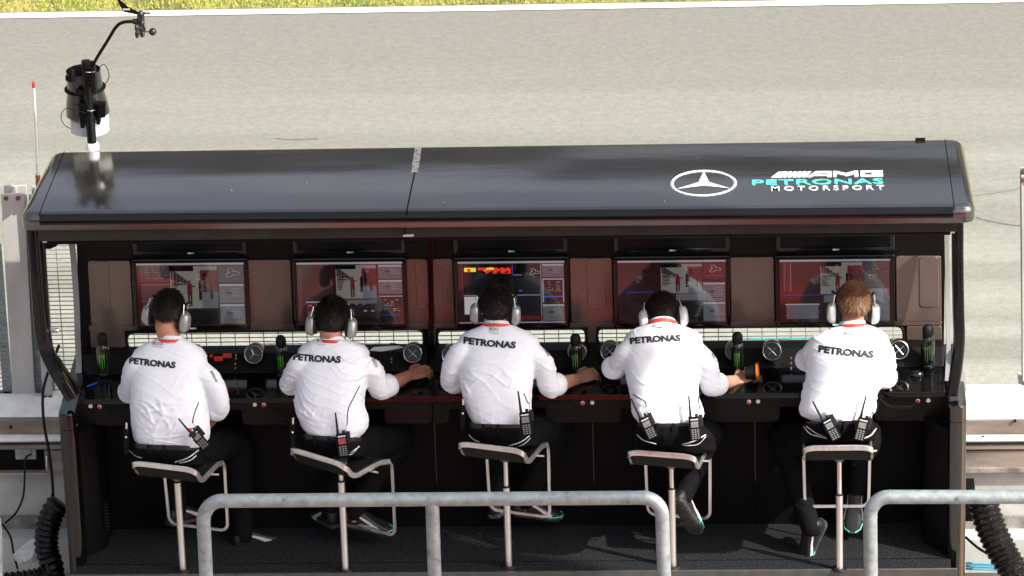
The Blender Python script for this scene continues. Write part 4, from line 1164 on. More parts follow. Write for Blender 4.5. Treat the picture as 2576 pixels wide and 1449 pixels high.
# ================================================================== STOOLS
def stool(foot_px, top_y, rot_deg, loop_bot, cx_px, lab, wid=.335, dep=.36):
    base = U(foot_px[0], foot_px[1], Z=0)
    t = thing('bar_stool', base, lab, 'stool', 'five aluminium swivel stools at the desk')
    # seat height from the measured rear edge
    a = R(rot_deg)
    rear = base + V((math.sin(a) * dep * .5, -math.cos(a) * dep * .5, 0))
    Ht = U(cx_px, top_y, Y=rear.y).z
    ex = V((math.cos(a), math.sin(a), 0)); ey = V((-math.sin(a), math.cos(a), 0)); c = V((base.x, base.y, 0))
    ctop = U(cx_px, top_y, Y=rear.y); cc = V((ctop.x, ctop.y, 0)) + ey * dep * .5
    cc = V((cc.x * .5 + base.x * .5, cc.y * .5 + base.y * .5, 0))
    def W(x, y, z): return cc + ex * x + ey * y + V((0, 0, z))
    hw = wid / 2
    prof = [(dep*.5, Ht - .135), (dep * .30, Ht - .112), (0, Ht - .106), (-dep * .20, Ht - .104), (-dep * .33, Ht - .086), (-dep * .43, Ht - .042), (-dep * .5, Ht)]
    zb = U(foot_px[0], loop_bot, Y=base.y + .15).z
    L = [W(-hw, y, z) for y, z in prof]; Rr = [W(hw, y, z) for y, z in prof]
    rearL = smooth_path(L, 5); rearR = smooth_path(Rr, 5)
    k = .06
    top = rearL[:-1] + [W(-hw + k * (1 - math.cos(R(b))) , -dep * .5 - .004 * math.sin(R(b)), Ht + .001) for b in (0, 30, 60, 90)][0:1] + []
    corn = lambda sx: [W(sx * (hw - k + k * math.cos(R(b))), -dep * .5 - .012 * math.sin(R(b)), Ht - .022 + .022 * math.sin(R(b))) for b in (0, 25, 50, 75, 90)]
    Lp = smooth_path([W(-hw, y, z) for y, z in prof[:-1]], 5)
    Rp = smooth_path([W(hw, y, z) for y, z in prof[:-1]], 5)
    band = Lp + corn(-1) + corn(1)[::-1] + Rp[::-1]
    m = MB(); sec = round_poly([(-.0135, -.006), (.0135, -.006), (.0135, .006), (-.0135, .006)], .003, 2)
    def sweep(P, sec_w):
        N = len(P); rs = []
        for i in range(N):
            tg = (P[min(i+1, N-1)] - P[max(i-1, 0)]).normalized()
            q = P[i] - cc; 
            lat_ = ex if False else None
            # wide direction faces outward: perpendicular to tangent, mostly up
            upv = V((0, 0, 1)) - tg * tg.z
            if upv.length < .2: upv = -ey - tg * (-ey).dot(tg)
            upv.normalize(); sd = tg.cross(upv)
            rs.append([P[i] + upv * s_[0] + sd * s_[1] for s_ in sec_w])
        m.rings(rs)
    sweep(band, [(p.x, p.y) for p in sec])
    m.build('seat_band', M_ALU, t, angle=50)
    # foot loop
    m = MB(); f0 = prof[0]
    def side(sx): return [W(sx * hw, f0[0], f0[1]), W(sx * hw, f0[0] + .018, f0[1] - .025), W(sx * hw, f0[0] + .022, f0[1] - .06), W(sx * (hw - .005), f0[0] + .03, zb + .07)] + [W(sx * (hw - .045 + .04 * math.cos(R(b))), f0[0] + .032, zb + .045 - .045 * math.sin(R(b))) for b in (15, 35, 55, 75, 90)]
    P = side(-1) + side(1)[::-1]
    m.tube(P, 1, sec=[(-.007, -.004), (.007, -.004), (.007, .004), (-.007, .004)]); m.build('foot_loop', M_ALU, t, angle=50)
    # padded shell
    pf = smooth_path([V((0, y, z)) for y, z in [(dep * .47, Ht - .132)] + prof[1:-1] + [(-dep * .485, Ht - .012)]], 4)
    m = MB(); rs = []
    for p in pf:
        ring = []
        for s_ in range(9): ring.append(W(-hw + .008 + (wid - .016) * s_ / 8, p.y, p.z + .010 - .010 * (1 - (abs(s_ - 4) / 4) ** 2)))
        for s_ in range(8, -1, -1): ring.append(W(-hw + .008 + (wid - .016) * s_ / 8, p.y + .002, p.z - .016))
        rs.append(ring)
    m.rings(rs)
    # rear skirt under the band
    rs = []
    for zz_, yy_ in ((Ht - .012, -.5 * dep - .004), (Ht - .045, -.49 * dep), (Ht - .082, -.44 * dep)):
        rs.append([W(-hw + .02, yy_, zz_), W(hw - .02, yy_, zz_), W(hw - .02, yy_ + .015, zz_), W(-hw + .02, yy_ + .015, zz_)])
    m.rings(rs)
    m.build('seat', M_RUBBER, t, angle=50)
    # lever, hub, column
    m = MB(); m.tube([W(hw * .2, .02, Ht - .135), W(hw + .03, .05, Ht - .135)], .005, seg=8); m.build('lever', M_ALU, t)
    hb = Ht - .118; top_ = c + V((0, 0, hb))
    m = MB(); m.tube([top_ + V((0, 0, .0)), top_ + V((0, 0, -.02)), top_ + V((0, 0, -.045))], [.048, .040, .022], seg=20); m.box((-.035, -.04, hb - .004), (.035, .04, hb + .02), Matrix.Translation(c)); m.build('seat_hub', mat_hub, t)
    zmid = .50 if t.name != 'bar_stool' else hb - .065
    m = MB(); m.cyl(c + V((0, 0, .25)), top_ + V((0, 0, -.04)), .0118, seg=16); m.build('piston', M_ALU, t)
    zs = SLV.pop(0)
    m = MB(); m.cyl(c + V((0, 0, .001)), c + V((0, 0, zs)), .0175, seg=20); m.build('column', M_ALU, t)
    m = MB(); m.cyl(c + V((0, 0, zs)), c + V((0, 0, zs + .008)), .018, seg=20); m.build('column_collar', M_RUBBER, t)
    m = MB(); m.tube([c, c + V((0, 0, .008))], [.040, .036], seg=24); m.build('floor_ring', M_RUBBER, t)
    return cc, a, Ht
mat_hub = mat('hub_grey', (.25, .24, .22), .5, metal=.4, var=.2)
SLV = [.50, .50, .45, .44, .42]
ST_info = [
 stool((460, 1434), 1171, -16, 1338, 418, 'swivel stool under the first man from the left, left edge turned toward the viewer', ),
 stool((869, 1433), 1147, -34, 1335, 800, 'swivel stool under the second man, turned furthest to the right'),
 stool((1280, 1425), 1123, -17, 1303, 1232, 'swivel stool under the middle man, behind the long railing'),
 stool((1693, 1425), 1141, -11, 1312, 1660, 'swivel stool under the fourth man, behind the bend of the railing'),
 stool((2112, 1432), 1124, 0, 1287, 2104, 'swivel stool under the fifth man, standing square to the desk')]

# ================================================================== PEOPLE
view = fw.copy()
def ring_at(c, ax_r, ax_d, hw, hd, n=28, pw=2.5, pz=0):
    out = []
    for k in range(n):
        a = 2 * math.pi * k / n
        ca, sa = math.cos(a), math.sin(a)
        out.append(c + ax_r * hw * math.copysign(abs(ca) ** (2 / pw), ca) + ax_d * hd * math.copysign(abs(sa) ** (2 / pw), sa))
    return out

def resample(st, n):
    """interpolate station tuples smoothly"""
    vs = [V(s[:3]) for s in st]
    out = []
    N = len(st)
    for i in range(N - 1):
        for k in range(n):
            t = k / n
            p = []
            for j in range(len(st[0])):
                p0 = st[max(i-1, 0)][j]; p1 = st[i][j]; p2 = st[i+1][j]; p3 = st[min(i+2, N-1)][j]
                p.append(0.5 * ((2*p1) + (p2-p0)*t + (2*p0-5*p1+4*p2-p3)*t*t + (3*p1-p0-3*p2+p3)*t**3))
            out.append(tuple(p))
    out.append(tuple(st[-1]))
    return out

def yback(py, y_top, y_belt, lean_):
    f = (y_belt - py) / (y_belt - y_top)
    f = max(-.3, min(1.15, f))
    return -.43 + lean_ * f - .025 * math.sin(max(0, min(1, f)) * math.pi)

def hand(mb, wrist, d, nrm, side, curl=(35, 40, 45, 50), spread=1.0, size=1.0):
    """palm, four jointed fingers of unequal length and a thumb leaving the side of the palm"""
    d = d.normalized(); nrm = (nrm - d * nrm.dot(d)).normalized(); lat_ = d.cross(nrm) * side
    s = size
    rs = []
    for t, w_, h_ in ((-.012, .026, .019), (0, .030, .018), (.03, .038, .017), (.06, .042, .0155), (.085, .041, .013), (.094, .036, .009)):
        c = wrist + d * t * s
        rs.append([c + lat_ * (w_ * s * math.cos(2 * math.pi * k / 14)) + nrm * (h_ * s * math.sin(2 * math.pi * k / 14)) for k in range(14)])
    mb.rings(rs)
    L = (.090, .098, .090, .070)
    for i in range(4):
        off = (1.5 - i) * .0195 * s
        b = wrist + d * (.083 - .004 * abs(i - 1)) * s + lat_ * off + nrm * .002
        fd = (d + lat_ * (1.5 - i) * .07 * spread).normalized()
        P = [b]; ang = R(curl[i]) * .45; segs = (.44, .31, .25)
        for q in range(3):
            dirv = fd * math.cos(ang) - nrm * math.sin(ang)
            P.append(P[-1] + dirv * L[i] * segs[q] * s); ang += R(curl[i]) * .62
        mb.tube(P, [.0098 * s, .0092 * s, .0082 * s, .0068 * s], seg=10, ends='round')
    b = wrist + d * .026 * s + lat_ * .028 * s - nrm * .004
    P = [b, b + (d * .6 + lat_ * .75 - nrm * .25).normalized() * .036 * s]
    P.append(P[-1] + (d * .85 + lat_ * .35 - nrm * .35).normalized() * .032 * s)
    P.append(P[-1] + (d * .95 + lat_ * .1 - nrm * .3).normalized() * .024 * s)
    mb.tube(P, [.0150 * s, .0120 * s, .0105 * s, .0085 * s], seg=10, ends='round')

def limb(mb, pts, rad, n=5, seg=16, ends='round'):
    P = smooth_path(pts, n)
    rr = []
    K = len(pts) - 1
    for i in range(len(P)):
        f = i / n; j = min(int(f), K - 1); t = f - j
        rr.append(rad[j] * (1 - t) + rad[j+1] * t)
    mb.tube(P, rr, seg=seg, ends=ends)

def wrinkle(me, seeds, amp=.004, fold_pts=()):
    """cloth folds as real relief: ridged, stretched noise along the normals"""
    me.update()
    off = V((seeds * 3.1, seeds * 1.7, 0))
    NR = [v.normal.copy() for v in me.vertices]; CO = []
    for v, vn in zip(me.vertices, NR):
        c = v.co.copy()
        wv = noise.noise(c * 6 + off) * .05
        d1 = c.z + .38 * c.x + wv; a1 = c.x - .38 * c.z
        d2 = c.z - .55 * c.x + wv; a2 = c.x + .55 * c.z
        n1 = noise.noise(V((a1 * 3.2, c.y * 4, d1 * 21)) + off)
        n2 = noise.noise(V((a2 * 3.5, c.y * 4, d2 * 26)) + off * 2)
        n3 = noise.noise(V((c.x * 22, c.y * 12, c.z * 7)) + off)
        ridge = max(0, 1 - abs(n1) * 5) ** 1.5 * .75 + max(0, 1 - abs(n2) * 5) ** 1.5 * .5 + max(0, 1 - abs(n3) * 5) ** 1.5 * .5 * max(0, min(1, (1.02 - c.z) / .15))
        big = noise.noise(c * 5 + off)
        k = .25 + .75 * max(0, min(1, (1.38 - c.z) / .35))
        c = c + vn * (ridge * amp * k * (.4 + max(0, big) * 2.0) + big * .004)
        CO += [c.x, c.y, c.z]
    me.vertices.foreach_set('co', CO); me.update()

def person(D):
    H = D['head']; T = D['torso']
    y_top, y_belt = T[0][0], T[-1][0]
    base = U(D['hip'][0], D['hip'][1], Y=-.30); base.z = 0
    # ---- frames
    yaw = R(D.get('yaw', 0))
    axr = V((math.cos(yaw), math.sin(yaw), 0)); axd = V((-math.sin(yaw) * math.cos(PITCH), math.cos(yaw) * math.cos(PITCH), -math.sin(PITCH)))
    def stations(grow, st=T, depth_scale=1.0):
        out = []
        rs = []
        for (py, xl, xr, hd) in resample([(a, b, c, d) for a, b, c, d in st], 4):
            Yb = yback(py, y_top, y_belt, D['lean'])
            c = U((xl + xr) / 2, py, Y=Yb)
            hw = (xr - xl) / 2 * S * 1.01 + grow
            c = c + axd * (hd * depth_scale)
            rs.append(ring_at(c, axr, axd, hw, hd * depth_scale + grow))
        return rs
    # ---- anchors
    J = D['arms']
    def P3(q): return U(q[0], q[1], Y=q[2])
    arms = []
    for side in (-1, 1):
        a = J[side]; arms.append((side, [P3(x) for x in a['j']], a))
    hc = U(H['c'][0], H['c'][1], Y=H['Y'])
    hy, hp, hr_ = R(H.get('yaw', 0)), R(H.get('tilt', 20)), R(H.get('roll', 0))
    HM = (Matrix.Rotation(hy, 3, 'Z') @ Matrix.Rotation(-hp, 3, 'X') @ Matrix.Rotation(hr_, 3, 'Y'))    # local y forward, z up
    hs = H.get('s', 1.0)
    def hl(x, y, z): return hc + HM @ (V((x, y, z)) * hs)
    nb = U((T[0][1] + T[0][2]) / 2, T[0][0] + 8, Y=yback(T[0][0], y_top, y_belt, D['lean'])) + axd * .055
    # ---- body (skin)
    m = MB()
    m.ell(hl(0, -.004, .018), .076 * hs, .096 * hs, .092 * hs, HM, 24, 16)
    m.ell(hl(0, .030, -.045), .060 * hs, .068 * hs, .072 * hs, HM, 20, 12)
    m.ell(hl(0, .062, -.088), .030 * hs, .026 * hs, .022 * hs, HM, 14, 8)
    m.tube([hl(0, .092, .012), hl(0, .112, -.028), hl(0, .098, -.036)], [.009 * hs, .015 * hs, .012 * hs], ends='round')     # nose
    m.ell(hl(0, .093, -.062), .022 * hs, .008 * hs, .006 * hs, HM, 12, 6)                                                       # lips
    m.ell(hl(0, .086, .026), .052 * hs, .012 * hs, .009 * hs, HM, 14, 6)                                                        # brow
    for sx in (-1, 1):
        m.ell(hl(sx * .031, .084, .006), .013 * hs, .010 * hs, .009 * hs, HM, 10, 6)
        m.ell(hl(sx * .078, .0, -.012), .010 * hs, .020 * hs, .032 * hs, HM, 12, 8)
    m.tube([hl(0, .006, -.03), hl(0, -.008, -.085), nb + V((0, 0, -.02)), nb + V((0, -.01, -.09))], [.058, .056, .060, .075], seg=20, ends='round')
    rs = stations(-.018); m.rings(rs)
    for side, P, a in arms:
        limb(m, [P[0] - axr * side * .045 + axd * .035 + V((0, 0, -.03)), P[0].lerp(P[1], .5) + V(a.get('bow', (0, 0, 0))), P[1], P[1].lerp(P[2], .35), P[2]], [.026, .032, .036, .041, .029], 5)
        d = P[2] - P[1]
        hd_ = V(a['hd']) if 'hd' in a else d
        nr = V(a.get('hn', (0, -.25, 1)))
        hand(m, P[2] + d.normalized() * .004, hd_, nr, -side, a.get('curl', (45, 50, 55, 60)))
    for side in (-1, 1):
        L = [P3(x) for x in D['legs'][side]]
        limb(m, L, [.060, .042, .028], 5)
        m.ell(L[2] + V((0, .05, -.03)), .034, .09, .03)
    body = remesh(m, .0055, 3)
    root = place(body, 'person', D['skin'], None, base=base)
    tag(root, D['label'], 'person', 'five men in white shirts at the command desk')
    # ---- shirt
    m = MB()
    m.rings(stations(.0))
    for side, P, a in arms:
        ru = a.get('ru', .058)
        sh, el = P[0], P[1]
        e = el + (P[2] - el).normalized() * (a.get('past', .02) - .004)
        sh2 = sh - axr * side * .045 + axd * .045 + V((0, 0, -.012))
        limb(m, [sh2, sh.lerp(el, .20) - axr * side * .004 + axd * .012, sh.lerp(el, .55) + V(a.get('bow', (0, 0, 0))), el, e], [ru * .80, ru * .93, ru * .95, .052, .048], 5, ends=True)
    sm = remesh(m, .006, 26, .6)
    wrinkle(sm, D['seed'], D.get('amp', .0078))
    shirt = place(sm, 'shirt', M_SHIRT, root, angle=80)
    # cuffs
    for side, P, a in arms:
        el = P[1]; d = (P[2] - el).normalized(); q = a.get('past', .02)
        c0 = el + d * (q - .048); c1 = el + d * (q + .014)
        m = MB(); m.tube([c0, c0.lerp(c1, .15), c0.lerp(c1, .85), c1, c1 - d * .004, c0.lerp(c1, .5)], [.052, .0590, .0600, .0580, .052, .045], seg=24); m.build('cuff', M_SHIRT, root, angle=60)
    # collar
    m = MB(); rs = []
    cn = ((hl(0, .0, -.085) - nb).normalized() * .35 + V((0, .35, .94)) * .65).normalized()
    cx = axr; cy = cn.cross(cx).normalized()
    if cy.dot(axd) < 0: cy = -cy
    ctr = nb + V((0, .006, -.005))
    for h_, rx, ry in ((-.030, .076, .080), (.0, .072, .072), (.020, .068, .066), (.034, .066, .064), (.036, .0635, .0615), (.015, .064, .062)):
        rs.append([ctr + cn * (h_ - .018 * max(0, math.sin(2 * math.pi * k / 28)) ) + cx * rx * math.cos(2 * math.pi * k / 28) + cy * ry * math.sin(2 * math.pi * k / 28) for k in range(28)])
    m.rings(rs, cap=False); m.build('collar', M_SHIRT, root, angle=70)
    # lanyard strap under the collar
    m = MB(); Q = []
    for k in range(0, 29):
        a = math.pi * (-1.18 + 1.36 * k / 28)
        Q.append(ctr + cn * (.010 - .03 * max(0, math.sin(a))) + cx * .0775 * math.cos(a) + cy * .0805 * math.sin(a))
    m.tube(Q, 1, sec=[(-.0015, -.0075), (.0015, -.0075), (.0015, .0075), (-.0015, .0075)], upv=tuple(cn)); m.build('lanyard', M_RED, root, smooth=False)
    # ---- trousers
    m = MB()
    TB = D['hips']
    ybs = [yback(q[0], y_top, y_belt, D['lean']) for q in TB]
    rs = []
    for (py, xl, xr, hd, dy) in resample(TB, 4):
        c = U((xl + xr) / 2, py, Y=-.435 + dy)
        rs.append(ring_at(c + axd * hd, axr, axd, (xr - xl) / 2 * S, hd, pw=2.4))
    m.rings(rs)
    for side in (-1, 1):
        L = [P3(x) for x in D['legs'][side]]
        limb(m, [L[0], L[0].lerp(L[1], .5), L[1], L[1].lerp(L[2], .5), L[2]], [.105, .092, .074, .062, .050], 5)
    tm = remesh(m, .008, 6, .6); wrinkle(tm, D['seed'] + 5, .006)
    place(tm, 'trousers', M_TROUS, root, angle=80)
    # belt
    (py, xl, xr, hd, dy) = TB[0]
    m = MB(); rs = []
    for off, g_ in ((-6, .001), (-5, .0045), (11, .0045), (12, .001)):
        c = U((xl + xr) / 2, py + off + 3, Y=-.435 + dy)
        rs.append(ring_at(c + axd * hd, axr, axd, (xr - xl) / 2 * S + g_, hd + g_, pw=2.4))
    m.rings(rs); m.build('belt', M_BELT, root)
    for fx in (.3, .55):
        m = MB(); x = xl + (xr - xl) * fx; c = U(x, py + 7, Y=-.435 + dy - .008); m.rbox((.014, .042, .006), Matrix.Translation(c) @ Matrix.Rotation(R(66), 4, 'X'), .002)
        m.build('belt_loop', M_TROUS, root)
    # pocket piping
    bt = BVHTree.FromPolygons([v.co.copy() for v in tm.vertices], [p.vertices[:] for p in tm.polygons])
    def onto(bvh, px, py_, off=.002):
        d = (U(px, py_, Y=0) - CAM).normalized()
        h_ = bvh.ray_cast(CAM - base, d)
        return (h_[0] + base - d * off, h_[1]) if h_[0] else (None, None)
    for curve, w_ in D.get('piping', []):
        pts = [onto(bt, x, y, .0015)[0] for x, y in curve_px(curve)]
        pts = [p for p in pts if p]
        if len(pts) > 3:
            m = MB(); m.tube(pts, w_, seg=8); m.build('pocket_piping', M_WHITEP, root)
    # ---- shoes
    for side in (-1, 1):
        L = [P3(x) for x in D['legs'][side]]
        s_ = D['shoes'][side]
        shoe(root, L[2], V(s_[0]), V(s_[1]), s_[2] if len(s_) > 2 else False)
    # ---- hair
    hair(root, hl, HM, hs, D['hair'], D['hairlen'], D['seed'], D.get('nape', -.45))
    # ---- headset
    headset(root, hl, HM, hs, D['cup'], H, D)
    # ---- print on the shirt
    bs = BVHTree.FromPolygons([v.co.copy() for v in sm.vertices], [p.vertices[:] for p in sm.polygons])
    def decal(s, x0, y0, x1, y1, h_px, name, off=.02, shear=0, font_w=1.0, arcy=0, mm=M_INK):
        me = text_mesh(s, off=off, shear=shear)
        bm = bmesh.new(); bm.from_mesh(me)
        for _ in range(2):
            es = [e for e in bm.edges if e.calc_length() > .18]
            if es: bmesh.ops.subdivide_edges(bm, edges=es, cuts=1)
            bmesh.ops.triangulate(bm, faces=bm.faces)
        bm.to_mesh(me); bm.free()
        xs = [v.co.x for v in me.vertices]; ys = [v.co.y for v in me.vertices]
        a, b, c, d = min(xs), max(xs), min(ys), max(ys)
        L = math.hypot(x1 - x0, y1 - y0); tx, ty = (x1 - x0) / L, (y1 - y0) / L
        bad = False
        for v in me.vertices:
            u = (v.co.x - a) / (b - a); w2 = (v.co.y - c) / (d - c)
            px = x0 + tx * u * L + ty * w2 * h_px; py_ = y0 + ty * u * L - tx * w2 * h_px + arcy * (2 * u - 1) ** 2
            p, _n = onto(bs, px, py_, .0028)
            for dx in (4, -4, 8, -8, 13, 18):
                if p is None: p, _n = onto(bs, px + dx, py_, .0028)
            if p is None: p = V(v.co)*0 + shirt.location + base + V((0, 0, 1.2)); bad = True
            v.co = p
        if bad: bpy.data.meshes.remove(me); return
        place(me, name, mm, shirt, smooth=False)
    tx = D['text']
    decal('PETRONAS', tx[0], tx[1], tx[2], tx[3], tx[4], 'back_lettering', .055, arcy=tx[5] if len(tx) > 5 else 0)
    bx, by, bw, sl2 = D['boss']
    decal('BOSS', bx - bw / 2, by - sl2, bx + bw / 2, by + sl2, 8 * D.get('bh', 1), 'neck_lettering', .0)
    decal('HUGO BOSS', bx - bw / 2, by + 6 * D.get('bh', 1) - sl2, bx + bw / 2, by + 6 * D.get('bh', 1) + sl2, 3 * D.get('bh', 1), 'neck_lettering', .0)
    for s_, x0, y0, x1, y1, hh in D.get('sleeve', []):
        decal(s_, x0, y0, x1, y1, hh, 'sleeve_lettering', .02)
    return root, bs, base

def curve_px(pts, n=5):
    return [(p.x, p.y) for p in smooth_path([V((a, b, 0)) for a, b in pts], n)]

def shoe(root, ankle, d, upn, sole_out):
    """trainer: sole, upper, heel and a light form stripe on each side"""
    d = d.normalized(); upn = (upn - d * upn.dot(d)).normalized(); s_ = d.cross(upn)
    heel = ankle - d * .055 - upn * .075
    def Q(x, y, z): return heel + d * x + s_ * y + upn * z
    rs = []
    prof = [(0, .020), (.02, .034), (.07, .037), (.13, .036), (.19, .045), (.235, .042), (.268, .026), (.275, .012)]
    def ring(x, w_, z0, z1, rz=.5):
        pts = []
        for k in range(16):
            a = 2 * math.pi * k / 16
            pts.append(Q(x, w_ * math.copysign(abs(math.cos(a)) ** .6, math.cos(a)), (z0 + z1) / 2 + (z1 - z0) / 2 * math.copysign(abs(math.sin(a)) ** .6, math.sin(a))))
        return pts
    m = MB(); m.rings([ring(x, w_ + .003, .0 + max(0, (x - .2)) * .12, .022 + max(0, (x - .2)) * .15) for x, w_ in smooth2(prof)])
    so_ = m.build('shoe', M_SOLE, root, angle=60)
    tops = [(0, .075), (.03, .105), (.075, .110), (.12, .088), (.18, .062), (.235, .046), (.268, .034)]
    m = MB(); m.rings([ring(x, w_ * .98, .018, interp(tops, x)) for x, w_ in smooth2(prof[:-1])])
    m.build('shoe_upper', M_SHOE, so_, angle=60)
    for sg in (-1, 1):
        m = MB(); P = []
        for x, z in ((.045, .088), (.09, .074), (.13, .058), (.165, .042), (.20, .026)):
            w_ = interp(prof, x); P.append(Q(x, sg * (w_ * .985 + .002) * (1 - .25 * max(0, (z - .05) / .06)), z))
        m.tube(smooth_path(P, 4), [.003 + .008 * k / 16 for k in range(17)], sec=[(-.25, -1), (.25, -1), (.25, 1), (-.25, 1)], upv=tuple(upn)); m.build('form_stripe', M_WHITEP, so_, smooth=False)
    m = MB()
    for sg in (-1, 1): m.tube([Q(.16, sg * .047, .022), Q(.2, sg * .051, .024), Q(.25, sg * .040, .030), Q(.272, sg * .014, .034)], .003, seg=6)
    m.build('sole_accent', M_TEAL, so_)
    m = MB()
    for k in range(13): 
        x = .02 + k * .019; w_ = interp(prof, x) * .85
        m.box((-.004, -w_, -.004), (.004, w_, .001), Matrix(((d.x, s_.x, upn.x, Q(x,0,0).x), (d.y, s_.y, upn.y, Q(x,0,0).y), (d.z, s_.z, upn.z, Q(x,0,0).z), (0,0,0,1))))
    m.build('sole_tread', M_SOLE, so_, smooth=False)
def smooth2(prof, n=3):
    return [(p.x, p.y) for p in smooth_path([V((a, b, 0)) for a, b in prof], n)]
def interp(tb, x):
    for i in range(len(tb) - 1):
        if x <= tb[i+1][0]:
            f = (x - tb[i][0]) / (tb[i+1][0] - tb[i][0]); f = max(0, f)
            return tb[i][1] * (1 - f) + tb[i+1][1] * f
    return tb[-1][1]

mat('hair_glint_dark', (.045, .026, .018), .4, var=.3)
mat('hair_glint_light', (.34, .17, .08), .4, var=.3)
def hair(root, hl, HM, hs, mm, length, seed, nape):
    rnd2 = random.Random(seed)
    NP = nape
    def inside(x, y, z):          # unit sphere direction, local: y forward
        if y > .45: return z > .62
        if y > -.1: return z > .02 + .25 * max(0, y) + .06 * math.sin(x * 40)
        return z > NP - .12 * (1 - abs(x)) + .05 * math.sin(x * 55 + seed)
    m = MB(); vs = []; idx = {}; fs = []
    nu, nv = 40, 30
    def pt(u, v, extra):
        a, b = math.pi * v / nv, 2 * math.pi * u / nu
        x, y, z = math.sin(a) * math.cos(b), math.sin(a) * math.sin(b), math.cos(a)
        n_ = noise.noise(V((x, y, z)) * 4 + V((seed, 0, 0))) * .004
        taper = max(0, min(1, (z - NP + .08) / .3)) 
        g = 1 + (.05 + extra) * taper + n_ * 8
        nk = 1 - .10 * max(0, -z) 
        return (x, y, z), hl(.078 * x * g * nk, -.004 + .099 * y * g * nk, .018 + (.098 if z > 0 else .118) * z * g)
    grid = {}
    for v in range(1, nv):
        for u in range(nu): grid[u, v] = pt(u, v, length * .9)
    def gi(k):
        if k not in idx: idx[k] = len(vs); vs.append(grid[k][1])
        return idx[k]
    for v in range(1, nv - 1):
        for u in range(nu):
            k4 = [(u, v), ((u + 1) % nu, v), ((u + 1) % nu, v + 1), (u, v + 1)]
            if all(inside(*grid[k][0]) for k in k4): fs.append([gi(k) for k in k4])
    top_ = len(vs); vs.append(pt(0, 0, length * .9)[1])
    for u in range(nu): fs.append([top_, gi((u, 1)), gi(((u + 1) % nu, 1))])
    m.add(vs, fs)
    crown = V((.12, -.45, .88)).normalized()
    for i in range(8000):
        a = math.acos(rnd2.uniform(-.8, 1)); b = rnd2.uniform(0, 6.283)
        x, y, z = math.sin(a) * math.cos(b), math.sin(a) * math.sin(b), math.cos(a)
        if not inside(x, y, z - .03): continue
        taper = max(.25, min(1, (z + .7) / .5))
        g = 1.02 + length * .8 * taper; nk = 1 - .10 * max(0, -z)
        l0 = V((.078 * x * g * nk, -.004 + .099 * y * g * nk, .018 + (.098 if z > 0 else .118) * z * g))
        n_ = V((x, y, z)); flow = (n_ - crown); flow = flow - n_ * flow.dot(n_)
        if flow.length < .05: flow = V((rnd2.uniform(-1, 1), rnd2.uniform(-1, 1), 0))
        flow.normalize()
        L = .015 * (.4 + taper) * rnd2.uniform(.6, 1.4) * (1 + length * 6)
        low = 1 if z > -.15 else .25
        dv = (flow * .8 + n_ * rnd2.uniform(.2, .75) * low + V((rnd2.uniform(-.3, .3), rnd2.uniform(-.3, .3), rnd2.uniform(-.2, .2)))).normalized()
        sd = n_.cross(flow).normalized() * .0011
        mid = l0 + dv * L * .5; tip = l0 + dv * L + n_ * -.003 + flow * .003
        q = [hl(*(l0 - sd)), hl(*(l0 + sd)), hl(*(mid + sd * .8)), hl(*(mid - sd * .8)), hl(*tip)]
        m.cur = 1 if rnd2.random() < .16 else 0
        m.add(q, [(0, 1, 2, 3), (3, 2, 4)])
    m.build('hair', [mm, MATS['hair_glint_' + ('light' if mm == M_HAIRL else 'dark')]], root, angle=60)

